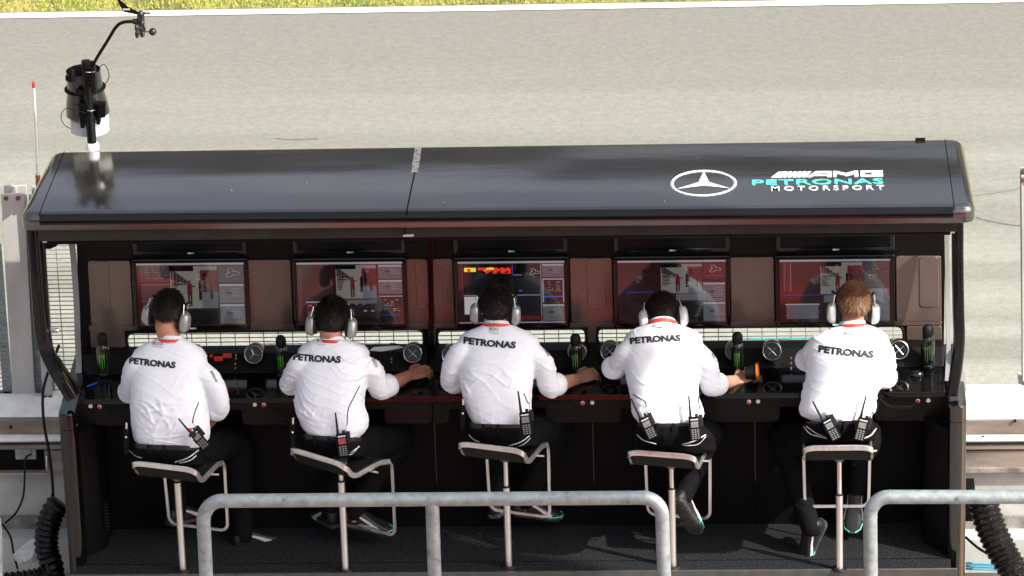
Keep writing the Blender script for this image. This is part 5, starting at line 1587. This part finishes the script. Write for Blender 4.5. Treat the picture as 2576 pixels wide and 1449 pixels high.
def headset(root, hl, HM, hs, mm, H, D):
    m = MB(); P = []
    back = H.get('bandback', 0.0)
    for k in range(17):
        a = math.pi * k / 16
        P.append(hl(.097 * math.cos(a), -.005 + .03 * math.sin(a) - back * math.sin(a), -.01 + .128 * math.sin(a)))
    m.tube(P, 1, sec=[(-.011, -.003), (.011, -.003), (.011, .003), (-.011, .003)], upv=None); hd = m.build('headset', M_RUBBER, root, angle=50)
    for sx in (-1, 1):
        c = hl(sx * .101, -.014, -.040)
        ax = HM @ V((sx, -.10, 0)); ax.normalize()
        fy = HM @ V((0, 1, 0)); fz = HM @ V((0, 0, 1))
        def ringe(off, ry, rz, n=24):
            return [c + ax * off + fy * ry * math.copysign(abs(math.cos(2*math.pi*k/n)) ** .8, math.cos(2*math.pi*k/n)) + fz * rz * math.copysign(abs(math.sin(2*math.pi*k/n)) ** .8, math.sin(2*math.pi*k/n)) for k in range(n)]
        m = MB(); m.rings([ringe(-.020, .027, .038), ringe(-.018, .033, .044), ringe(-.006, .034, .045), ringe(-.002, .028, .038)]); m.build('ear_cushion', M_RUBBER, hd)
        m = MB(); m.rings([ringe(-.004, .037, .050), ringe(.0, .040, .0545), ringe(.018, .039, .053), ringe(.030, .033, .046), ringe(.037, .023, .034), ringe(.039, .009, .016)]); m.build('ear_cup', mm, hd, angle=60)
        m = MB(); m.tube([hl(sx * .104, -.035, .062), hl(sx * .112, -.046, .015), hl(sx * .118, -.044, -.022)], .0028, seg=6); m.tube([hl(sx * .110, .02, .060), hl(sx * .118, .0, .03)], .0022, seg=6); m.build('yoke_wire', M_ALU, hd)
        m = MB(); m.rings([[hl(sx * (.116 + dz), -.040 + q[0], -.012 + q[1]) for q in ((-.004, .020), (.004, .016), (.011, -.018), (.003, -.026), (-.005, -.020))] for dz in (.0, .009)]); m.build('yoke_clip', M_RUBBER, hd)
        m = MB(); m.ell(hl(sx * .127, -.040, -.016), .003, .003, .003); m.build('clip_screw', M_ALU, hd)
        m = MB(); m.tube([hl(sx * .118, -.01, -.070), hl(sx * .120, -.012, -.088)], [.009, .007], ends='round'); m.build('ear_cup_plug', M_RUBBER, hd)
        m = MB(); m.tube([hl(sx * .10, .02, .055), hl(sx * .112, .03, .066)], .008, ends='round'); m.build('boom_joint', M_RUBBER, hd)
        q0 = hl(sx * .119, -.012, -.086)
        if D.get('cable', 1) == sx or D.get('cable') == 2:
            m = MB(); m.tube(smooth_path([q0, q0 + V((.01 * sx, .0, -.05)), q0 + V((.0, .03, -.11)), q0 + V((-.04 * sx, .10, -.16))], 6), .0025, seg=6); m.build('headset_cable', M_RUBBER, hd)

PEOPLE = [
 dict(label='man in white shirt at far left, dark hair, right elbow hanging beside his stool', seed=1, amp=.0070, skin=M_SKIN2, hair=M_HAIRD, hairlen=.05, cup=M_SILVER, lean=.24, yaw=-6,
  head=dict(c=(423, 783), Y=-.085, yaw=-16, tilt=16, roll=4, s=.88), hip=(415, 1150), cable=1,
  torso=[(852, 388, 462, .055), (864, 365, 484, .07), (876, 338, 500, .10), (892, 322, 508, .118), (925, 316, 508, .13), (974, 314, 503, .135), (1030, 313, 508, .14), (1080, 316, 515, .14), (1108, 322, 508, .135), (1128, 338, 484, .12)],
  arms={-1: dict(j=[(338, 903, -.22), (326, 985, -.10), (372, 970, .12)], ru=.055),
        1: dict(j=[(497, 915, -.22), (553, 1018, -.20), (512, 1078, -.02)], ru=.062, past=.065, bow=(.02, 0, 0), curl=(60, 60, 60, 60))},
  hips=[(1122, 326, 484, .125, .0), (1145, 320, 492, .14, -.01), (1170, 325, 500, .14, .01)],
  legs={-1: [(370, 1150, -.22), (430, 1095, .06), (445, 1282, -.02)], 1: [(460, 1150, -.22), (598, 1112, .06), (612, 1345, -.05)]},
  shoes={-1: ((.75, .65, -.15), (0, 0, 1)), 1: ((.85, .5, -.08), (0, 0, 1))},
  piping=[([(322, 1130), (340, 1146), (356, 1152)], .0025), ([(440, 1163), (472, 1152), (500, 1132)], .003), ([(452, 1165), (478, 1158), (494, 1146)], .0025)],
  text=(324, 915, 441, 928, 17, -1), boss=(397, 868, 26, 1.5), sleeve=[('EPSON', 528, 935, 542, 962, 7)]),
 dict(label='spiky dark haired man second from left, right hand resting on the console', seed=2, skin=M_SKIN2, nape=-.8, hair=M_HAIRD, hairlen=.07, cup=M_SILVER, lean=.25, yaw=-10,
  head=dict(c=(836, 803), Y=-.08, yaw=-4, tilt=26, roll=3, s=.91), hip=(825, 1130), cable=1,
  torso=[(853, 795, 868, .055), (860, 775, 888, .07), (870, 752, 905, .10), (886, 736, 912, .12), (925, 729, 912, .13), (970, 730, 904, .135), (1010, 731, 900, .135), (1045, 733, 910, .135), (1075, 742, 908, .13), (1100, 762, 885, .115)],
  arms={-1: dict(j=[(752, 900, -.22), (733, 965, -.12), (760, 955, .12)], ru=.052),
        1: dict(j=[(895, 905, -.21), (955, 980, -.12), (1026, 946, .06)], ru=.060, past=.07, bow=(.02, 0, .02), hn=(.1, -.5, 1), hd=(.8, .45, .06), curl=(40, 45, 50, 60))},
  hips=[(1100, 748, 892, .12, .0), (1122, 742, 900, .135, -.01), (1148, 746, 905, .135, .01)],
  legs={-1: [(785, 1130, -.22), (880, 1085, .08), (832, 1288, -.02)], 1: [(870, 1130, -.22), (1005, 1098, .04), (890, 1290, -.12)]},
  shoes={-1: ((-.25, .5, -.12), (0, -.1, 1)), 1: ((1, .1, -.30), (.1, -.1, 1))},
  piping=[([(858, 1146), (885, 1142), (903, 1122)], .0025), ([(880, 1140), (897, 1128), (905, 1124)], .002)],
  text=(737, 907, 857, 915, 18, -1.5), boss=(808, 862, 20, 1), sleeve=[('EPSON', 935, 905, 945, 925, 7)]),
 dict(label='middle man in white shirt, dark brown hair, both sleeves rolled, upright behind the railing', seed=3, skin=M_SKIN, nape=-.8, hair=M_HAIRD, hairlen=.04, cup=M_SILVER, lean=.24, yaw=-4,
  head=dict(c=(1247, 772), Y=-.09, yaw=0, tilt=14, roll=3, s=.88), hip=(1245, 1100), cable=1,
  torso=[(818, 1212, 1284, .055), (828, 1190, 1308, .07), (840, 1162, 1336, .10), (856, 1148, 1350, .12), (895, 1148, 1344, .13), (935, 1150, 1336, .135), (975, 1153, 1331, .135), (1020, 1163, 1328, .13), (1048, 1172, 1332, .125), (1074, 1190, 1310, .11)],
  arms={-1: dict(j=[(1160, 868, -.22), (1133, 955, -.17), (1175, 986, .0)], ru=.056, past=.05, bow=(-.012, 0, 0), hd=(.5, .8, 0)),
        1: dict(j=[(1336, 872, -.21), (1380, 972, -.16), (1452, 954, .04)], ru=.060, past=.07, bow=(.015, 0, .015), hn=(.1, -.5, 1), hd=(.75, .5, .08), curl=(50, 55, 60, 65))},
  hips=[(1070, 1172, 1318, .12, .0), (1095, 1168, 1336, .135, -.01), (1122, 1176, 1350, .135, .01)],
  legs={-1: [(1215, 1105, -.22), (1262, 1062, .08), (1250, 1262, 0)], 1: [(1300, 1105, -.22), (1405, 1066, .04), (1320, 1262, -.02)]},
  shoes={-1: ((.2, .6, -.1), (0, 0, 1)), 1: ((.9, .25, -.25), (0, 0, 1))},
  piping=[([(1180, 1094), (1192, 1106), (1206, 1112)], .0025), ([(1280, 1122), (1310, 1112), (1332, 1096)], .003), ([(1296, 1126), (1320, 1116), (1334, 1102)], .002)],
  text=(1165, 866, 1297, 879, 18, -2), boss=(1242, 833, 24, 1.5), sleeve=[('EPSON', 1370, 880, 1378, 896, 6)]),
 dict(label='fourth man in white shirt with bowed reddish brown head and two radios on his belt', seed=4, skin=M_SKIN, hair=M_HAIRB, hairlen=.06, cup=M_WHITEP, lean=.27, yaw=2,
  head=dict(c=(1667, 786), Y=-.02, yaw=4, tilt=38, roll=-4, s=.84), hip=(1695, 1120), cable=-1,
  torso=[(815, 1630, 1700, .055), (824, 1606, 1724, .075), (836, 1582, 1752, .10), (856, 1570, 1768, .125), (900, 1570, 1764, .135), (950, 1577, 1760, .135), (1000, 1588, 1757, .135), (1035, 1591, 1770, .13), (1055, 1604, 1768, .125), (1068, 1625, 1750, .11)],
  arms={-1: dict(j=[(1580, 872, -.20), (1549, 925, -.10), (1590, 925, .10)], ru=.055, past=-.01),
        1: dict(j=[(1752, 870, -.19), (1786, 970, -.14), (1848, 958, .04)], ru=.060, past=.07, bow=(.02, 0, .015), hn=(.1, -.6, 1), hd=(.8, .45, .12), curl=(50, 55, 60, 65))},
  hips=[(1068, 1606, 1764, .12, .0), (1100, 1596, 1796, .14, -.015), (1138, 1604, 1802, .14, .01)],
  legs={-1: [(1650, 1115, -.22), (1690, 1066, .10), (1705, 1282, -.02)], 1: [(1745, 1120, -.22), (1792, 1075, .08), (1718, 1250, -.22)]},
  shoes={-1: ((.1, .8, -.1), (0, 0, 1)), 1: ((.42, .30, -.92), (.25, .95, .25), True)},
  piping=[([(1603, 1094), (1620, 1108), (1651, 1117)], .003), ([(1716, 1118), (1745, 1110), (1775, 1094)], .003), ([(1720, 1121), (1755, 1118), (1776, 1098)], .002)],
  text=(1585, 865, 1713, 857, 17, 1.5), boss=(1653, 822, 22, 0), bh=.6, sleeve=[('EPSON', 1790, 890, 1795, 902, 5)]),
 dict(label='man in white shirt at far right with short light brown hair, arms folded in front', seed=5, skin=M_SKIN, hair=M_HAIRL, hairlen=.05, cup=M_WHITEP, lean=.24, yaw=6,
  head=dict(c=(2147, 768), Y=-.09, yaw=3, tilt=14, roll=3, s=.93), hip=(2113, 1120), cable=2,
  torso=[(818, 2112, 2182, .055), (828, 2085, 2208, .07), (842, 2052, 2232, .10), (860, 2040, 2243, .12), (900, 2040, 2246, .13), (950, 2038, 2240, .135), (1000, 2026, 2212, .135), (1030, 2018, 2212, .13), (1046, 2030, 2206, .125), (1062, 2062, 2175, .11)],
  arms={-1: dict(j=[(2048, 875, -.20), (2036, 908, -.04), (2080, 925, .14)], ru=.054, past=-.01),
        1: dict(j=[(2226, 875, -.21), (2228, 948, -.14), (2180, 960, .08)], ru=.056, past=.02)},
  hips=[(1062, 2034, 2196, .12, .0), (1085, 2022, 2206, .135, -.01), (1112, 2022, 2208, .135, .01)],
  legs={-1: [(2065, 1110, -.22), (1968, 1096, .06), (2040, 1330, -.22)], 1: [(2165, 1112, -.22), (2180, 1066, .10), (2152, 1232, .02)]},
  shoes={-1: ((-.35, -.1, -.75), (-.6, -.6, .3)), 1: ((-.05, -.35, -.35), (0, -.3, 1))},
  piping=[([(2022, 1073), (2040, 1092), (2080, 1103)], .0028), ([(2024, 1069), (2050, 1088), (2078, 1101)], .002), ([(2166, 1105), (2190, 1095), (2204, 1078)], .004)],
  text=(2058, 888, 2197, 903, 19, -2), boss=(2136, 843, 24, 1.0), sleeve=[]),
]
INFO = [person(D) for D in PEOPLE]

# ================================================================== RADIOS
def radio(px, py, ang, lab, Y=-.47, s=1.0, cable=None, face=(0, 0), screen=None):
    """handheld two-way radio: body, antenna, display, keys, knob; px/py is the middle of its body"""
    c = U(px, py, Y=Y)
    ez = -view; ux = rt * math.cos(R(ang)) + up * math.sin(R(ang)); uy = ez.cross(ux)
    M = Matrix(((ux.x, uy.x, ez.x, c.x), (ux.y, uy.y, ez.y, c.y), (ux.z, uy.z, ez.z, c.z), (0, 0, 0, 1))) @ Matrix.Rotation(R(face[0]), 4, 'Y')
    t = thing('two_way_radio', c, lab, 'radio', 'two-way radios clipped to the belts')
    w_, h_, d_ = .054 * s, .118 * s, .034 * s
    m = MB(); m.rbox((w_, h_, d_), M, .006); m.build('radio_body', M_BLACK, t, angle=30)
    m = MB(); m.tube([M @ V((-w_ * .3, h_ / 2 - .002, 0)), M @ V((-w_ * .3, h_ / 2 + .03 * s, 0)), M @ V((-w_ * .3, h_ / 2 + .105 * s, 0))], [.0075 * s, .006 * s, .0042 * s], seg=10, ends='round'); m.build('antenna', M_RUBBER, t)
    m = MB(); m.tube([M @ V((w_ * .25, h_ / 2 - .002, 0)), M @ V((w_ * .25, h_ / 2 + .014, 0))], .008 * s, seg=12); m.build('knob', M_RUBBER, t)
    m = MB(); m.rbox((w_ * .68, h_ * .25, .002), M @ Matrix.Translation((0, h_ * .17, d_ / 2 + .001)), .002); m.build('display', screen or MATS['radio_display'], t)
    m = MB(); m.rbox((w_ * .72, h_ * .06, .002), M @ Matrix.Translation((0, h_ * .38, d_ / 2 + .001)), .002); m.build('speaker_bar', M_ALU, t)
    m = MB()
    for i in range(3):
        for j in range(5):
            m.rbox((w_ * .19, h_ * .052, .003), M @ Matrix.Translation(((i - 1) * w_ * .26, -h_ * .06 - j * h_ * .088, d_ / 2 + .001)), .002, 2)
    m.build('keypad', MATS['radio_keys'], t)
    m = MB(); m.box((-w_ / 2 - .004, -h_ * .1, -d_ / 2), (-w_ / 2, h_ * .2, d_ * .2), M); m.build('talk_button', M_RUBBER, t)
    m = MB(); m.rbox((.020, .060, .022), M @ Matrix.Translation((w_ * .62, h_ * .32, -.004)), .004); m.build('plug_housing', M_RUBBER, t)
    m = MB(); m.tube([M @ V((w_ * .62, h_ * .55, 0)), M @ V((w_ * .62, h_ * .55 + .03, 0))], [.0055, .0045], seg=10); m.build('plug', M_ALU, t)
    if cable:
        st = M @ V((w_ * .62, h_ * .55 + .03, 0)); pts = [st] + [U(a, b, Y=y) for a, b, y in cable]
        m = MB(); m.tube(smooth_path(pts, 6), .003, seg=6); m.build('radio_cable', M_RUBBER, t)
mat('radio_display', (.16, .16, .14), .2, var=.2, vscale=60)
mat('radio_display_red', (.30, .04, .05), .2, var=.5, vscale=90)
mat('radio_keys', (.16, .16, .16), .5, var=.2)
radio(862, 1120, 7, 'radio upright on the right hip of the second man, reddish display', cable=[(876, 1030, -.47), (890, 1000, -.44), (905, 970, -.40)], screen=MATS['radio_display_red'])
radio(1323, 1066, 8, 'radio with long aerial on the right hip of the middle man', cable=[(1326, 1010, -.46), (1318, 990, -.42)])
radio(1631, 1076, 25, 'radio tilted on the left side of the fourth man belt', cable=[(1622, 1010, -.47), (1605, 1000, -.45), (1592, 992, -.40)])
radio(1748, 1078, 5, 'radio upright on the right side of the fourth man belt', cable=[(1757, 1005, -.46), (1762, 985, -.42)])
radio(2091, 1080, 28, 'radio tilted on the left side of the fifth man belt')
radio(2166, 1080, -14, 'radio leaning right on the right side of the fifth man belt', cable=[(2202, 1040, -.46), (2210, 1010, -.42)])
radio(503, 1106, 40, 'radio lying askew on the right hip of the first man, with red clip', s=.9, cable=[(484, 1062, -.50), (490, 1038, -.49), (500, 1012, -.45)])
t = thing('radio_clip', U(482, 1090, Y=-.49), 'small black clamp with a red knob beside the first man radio', 'clip')
m = MB(); c = U(484, 1092, Y=-.485); m.rbox((.035, .03, .02), Matrix.Translation(c) @ Matrix.Rotation(R(60), 4, 'X'), .004); m.tube([U(474, 1080, Y=-.48), c], .006, seg=8, ends='round'); m.build('clamp', M_RUBBER, t)
m = MB(); m.ell(U(480, 1080, Y=-.50), .008, .006, .008); m.build('red_knob', mat('red_knob', (.75, .05, .06), .4, var=.1), t)
m = MB(); m.tube([U(471, 1086, Y=-.49), U(477, 1092, Y=-.49)], .004, seg=8); m.build('pin', M_ALU, t)
# belt packs on the left hips
for px, py, lab in ((1164, 1050, 'slim black belt pack on the left hip of the middle man'), (736, 1098, 'slim black belt pack on the left hip of the second man'), (317, 1110, 'slim black belt pack on the left hip of the first man')):
    t = thing('belt_pack', U(px, py, Y=-.36), lab, 'belt pack', 'belt packs on the left hips')
    c = U(px, py, Y=-.36); m = MB(); m.rbox((.024, .135, .03), Matrix.Translation(c) @ Matrix.Rotation(R(80), 4, 'X'), .004); m.build('pack_body', M_BLACK, t)
    a = U(px + 1, py - 32, Y=-.37); m = MB(); m.tube([a, U(px + 1, py - 46, Y=-.37)], .005, seg=8); m.build('plug', M_ALU, t)
    m = MB(); m.ell(U(px, py - 10, Y=-.385), .005, .004, .005); m.build('stud', M_WPLAS, t)

# ================================================================== BOTTLES AND LOOSE THINGS ON THE DESK
def bottle(px, py_bot, lab, Y=.14, s=1.0, glow=True):
    b = U(px, py_bot, Z=ZD); b.y = Y; b = U(px, py_bot, Y=Y); b.z = ZD + .001
    b = U(px, py_bot - 2, Z=ZD + .001)
    t = thing('drinks_bottle', b, lab, 'bottle', 'black sports bottles standing on the desk')
    m = MB(); m.tube([b + V((0, 0, z * s)) for z in (0, .004, .012, .06, .13, .150, .163, .170)], [.028 * s, .0325 * s, .034 * s, .034 * s, .034 * s, .031 * s, .026 * s, .020 * s], seg=28); m.build('bottle_body', M_GLASSY, t)
    m = MB(); m.tube([b + V((0, 0, z * s)) for z in (.168, .172, .178, .195, .212, .224, .230)], [.022 * s, .026 * s, .027 * s, .0275 * s, .0255 * s, .017 * s, .005 * s], seg=24); m.build('bottle_cap', M_RUBBER, t)
    # claw stripes on the side toward the men
    m = MB()
    def cp(a, z, r=.0345): return b + V((math.sin(a) * r * s, -math.cos(a) * r * s, z * s))
    for a0, z0, z1 in ((-.42, .128, .045), (-.1, .130, .030), (.22, .132, .050)):
        P = [(a0 - .10, z0 - .012), (a0 + .10, z0), (a0 + .06, z0 - .03), (a0 + .09, (z0 + z1) / 2), (a0 + .02, z1), (a0 - .02, (z0 + z1) / 2), (a0 - .02, z0 - .03)]
        q = [cp(a, z) for a, z in P]; q2 = [cp(a, z, .0352) for a, z in P]
        n = len(q); m.add(q + q2, [tuple(range(n))[::-1], tuple(range(n, 2 * n))] + [(i, (i+1) % n, n + (i+1) % n, n + i) for i in range(n)])
    m.build('green_claw_marks', M_GREENL, t, smooth=False)
    m = MB()
    for k in range(7): 
        a = -.45 + k * .13; q = cp(a, .020, .0348); m.box((-.0016, -.0004, -.003), (.0016, .0004, .003), Matrix.Translation(q) @ Matrix.Rotation(a, 4, 'Z'))
    m.build('bottle_text', MATS['radio_display'], t, smooth=False)
bottle(263, 946, 'black bottle with green claw marks at the left end of the desk', s=1.05)
bottle(711, 948, 'black bottle with green claw marks left of the second man', s=1.0)
bottle(1450, 944, 'black bottle right of the middle man, behind his hand', s=1.0)
bottle(1856, 940, 'black bottle behind the fourth man hand', s=1.0)
bottle(2334, 926, 'black bottle with green claw marks at the right end of the desk', s=1.05)
# pen
t = thing('marker_pen', U(232, 968, Z=ZD), 'blue marker pen lying at the left end of the desk', 'pen')
m = MB(); m.tube([U(221, 972, Z=ZD + .008), U(244, 963, Z=ZD + .008)], .0055, seg=10, ends='round'); m.build('pen_cap', M_BLUE, t)
m = MB(); m.tube([U(244, 963, Z=ZD + .008), U(262, 956, Z=ZD + .008)], .0038, seg=10, ends='round'); m.build('pen_barrel', M_RUBBER, t)
# orange disc (roll) beside the fourth man's hand
c = U(1893, 937, Z=ZD + .05)
t = thing('tape_roll', V((c.x, c.y, ZD)), 'black roll with an orange rim standing beside the fourth man hand', 'roll')
ax = V((.97, -.05, .08)).normalized()
m = MB(); m.tube([c - ax * .035, c + ax * .020], [.030, .040], seg=28); m.build('roll_body', M_RUBBER, t)
m = MB(); m.tube([c + ax * .020, c + ax * .032], [.0475, .0475], seg=32); m.build('orange_rim', M_ORANGE, t)
# sheet of paper and a dark pen in the middle slot
t = thing('paper_sheet', U(1000, 878, Y=.26), 'curled white paper sheet on the console right of the second man', 'paper')
pts = [(930, 882), (940, 875), (1005, 868), (1018, 874), (960, 886)]
a = [U(x, y, Y=.285) for x, y in pts]; m = MB(); m.rings([[p + V((0, dy, .004 * math.sin(i * 2))) for i, p in enumerate(a)] for dy in (0, .002)]); m.build('sheet', M_WPRINT, t, smooth=False)
m = MB(); m.tube([U(1018, 866, Y=.28), U(1048, 862, Y=.285), U(1075, 866, Y=.29)], .003, seg=6)
t = thing('black_pen', U(1050, 864, Y=.28), 'thin black pen on top of the paper sheet', 'pen'); 
m = MB(); m.tube([U(1020 - 2, 868, Y=.275), U(1018 - 36, 864, Y=.28)], [.004, .0028], seg=8, ends='round'); m.build('barrel', M_RUBBER, t)
# glove-like dark cloth by first man
t = thing('folded_cloth', U(495, 873, Y=.24), 'dark crumpled cloth on the console beside the first man collar', 'cloth')
m = MB(); m.ell(U(487, 874, Y=.24), .04, .03, .013, None, 20, 10, .7); m.ell(U(502, 878, Y=.24), .02, .02, .010); me = remesh(m, .005, 2); wrinkle(me, 9, .008); place(me, 'cloth', M_BELT, t)
# computer mouse-like shiny thing right end
t = thing('computer_mouse', U(2305, 946, Z=ZD), 'shiny dark mouse at the right end of the desk', 'mouse')
m = MB(); c = U(2306, 946, Z=ZD); m.ell(c + V((0, 0, .008)), .035, .025, .022); m.build('shell', M_GLASSY, t)

# ================================================================== HOSES, CABLES, BAG
def duct(px, r, lab, Y, n=10, rib=.006, pitch=.030):
    P = smooth_path([U(a, b, Y=y) for a, b, y in px], n)
    t = thing('air_duct', P[-1], lab, 'duct', 'black corrugated air ducts')
    # resample evenly
    Q = [P[0]]; acc = 0
    for i in range(1, len(P)):
        seg = P[i] - P[i-1]; L = seg.length; k = 0
        while acc + (L - k) >= .0075:
            k += .0075 - acc; acc = 0; Q.append(P[i-1] + seg * (k / L))
        acc += L - k
    m = MB(); m.tube(Q, [r + rib * math.cos(2 * math.pi * i * .0075 / pitch) * .9 for i in range(len(Q))], seg=28); m.build('duct_hose', M_SHINYRUB, t)
    return t
duct([(152, 1262, .02), (135, 1285, .0), (119, 1330, -.02), (117, 1380, -.04), (130, 1425, -.06), (135, 1500, -.06)], .060, 'thick black corrugated duct bending down beside the left column', 0)
duct([(130, 1434, -.10), (100, 1452, -.12), (40, 1462, -.14), (-40, 1470, -.14)], .050, 'black corrugated duct lying along the lower left corner', 0)
duct([(2470, 1250, .12), (2480, 1290, .09), (2498, 1340, .06), (2525, 1395, .03), (2552, 1440, .0), (2590, 1510, -.02)], .076, 'thick black corrugated duct running down at the lower right corner', 0)
def cable(px, r, lab, mm=None, name='power_cable'):
    P = smooth_path([U(a, b, Y=y) for a, b, y in px], 8)
    m = MB(); m.tube(P, r, seg=8, ends='round')
    o = m.build(name, mm or M_RUBBER, base=P[0]); tag(o, lab, 'cable')
cable([(148, 870, .3), (120, 940, .2), (108, 990, .1), (110, 1060, .05), (122, 1130, .05), (131, 1200, .05), (135, 1280, .05)], .008, 'thick black cable hanging down the wall left of the stand')
cable([(78, 1142, .44), (64, 1155, .42), (62, 1200, .40), (58, 1250, .38), (40, 1290, .36), (14, 1315, .35)], .0055, 'thin black cable from the socket box in the pit wall')
cable([(6, 1318, .3), (26, 1350, .28), (34, 1390, .26), (44, 1430, .24)], .006, 'thin black cable trailing down below the foot ledge at lower left')
cable([(2430, 1352, .1), (2460, 1378, .05), (2500, 1402, 0)], .007, 'dark cable behind the right duct at lower right')
for k in range(3):
    cable([(2432, 1417 + k * 7, .2), (2480, 1418 + k * 7, .2), (2530, 1422 + k * 7, .2)], .007, ['upper pale blue hose at the foot of the right column', 'middle pale blue hose at the foot of the right column', 'lower pale blue hose at the foot of the right column'][k], M_LBLUE, 'air_hose')
# bag
t = thing('plastic_bag', U(60, 1400, Y=.2), 'crumpled clear plastic bag beside the left duct', 'bag')
m = MB(); rr_ = random.Random(5); vs = []
base_pts = [(112, 1348), (104, 1366), (110, 1400), (85, 1412), (50, 1408), (28, 1398), (46, 1385), (78, 1368)]
cen = U(72, 1390, Y=.16)
rings_ = []
for s2, dy in ((1, .0), (.75, -.05), (.4, -.07), (.12, -.075)):
    rings_.append([cen.lerp(U(a + rr_.uniform(-4, 4), b + rr_.uniform(-4, 4), Y=.2), s2) + V((0, dy + rr_.uniform(-.02, .02), rr_.uniform(-.015, .015))) for a, b in base_pts])
m.rings(rings_); bagm = bpy.data.materials.new('bag_film'); bagm.use_nodes = True
pb = bagm.node_tree.nodes['Principled BSDF']; pb.inputs['Base Color'].default_value = (.75, .75, .75, 1); pb.inputs['Roughness'].default_value = .25; pb.inputs['Alpha'].default_value = .55
m.build('bag_film', bagm, t, smooth=False)
# small dark bracket right of the right column
t = thing('junction_box', U(2437, 1240, Y=.3), 'dark grey box on the wall just right of the right column', 'box')
m = MB(); A, B = U(2422, 1228, Y=.3), U(2452, 1312, Y=.3); m.box((A.x, .3, B.z), (B.x, .42, A.z)); m.build('box_body', M_BLACK, t, bevel=.004)
bpy.data.scenes.remove(WORK)
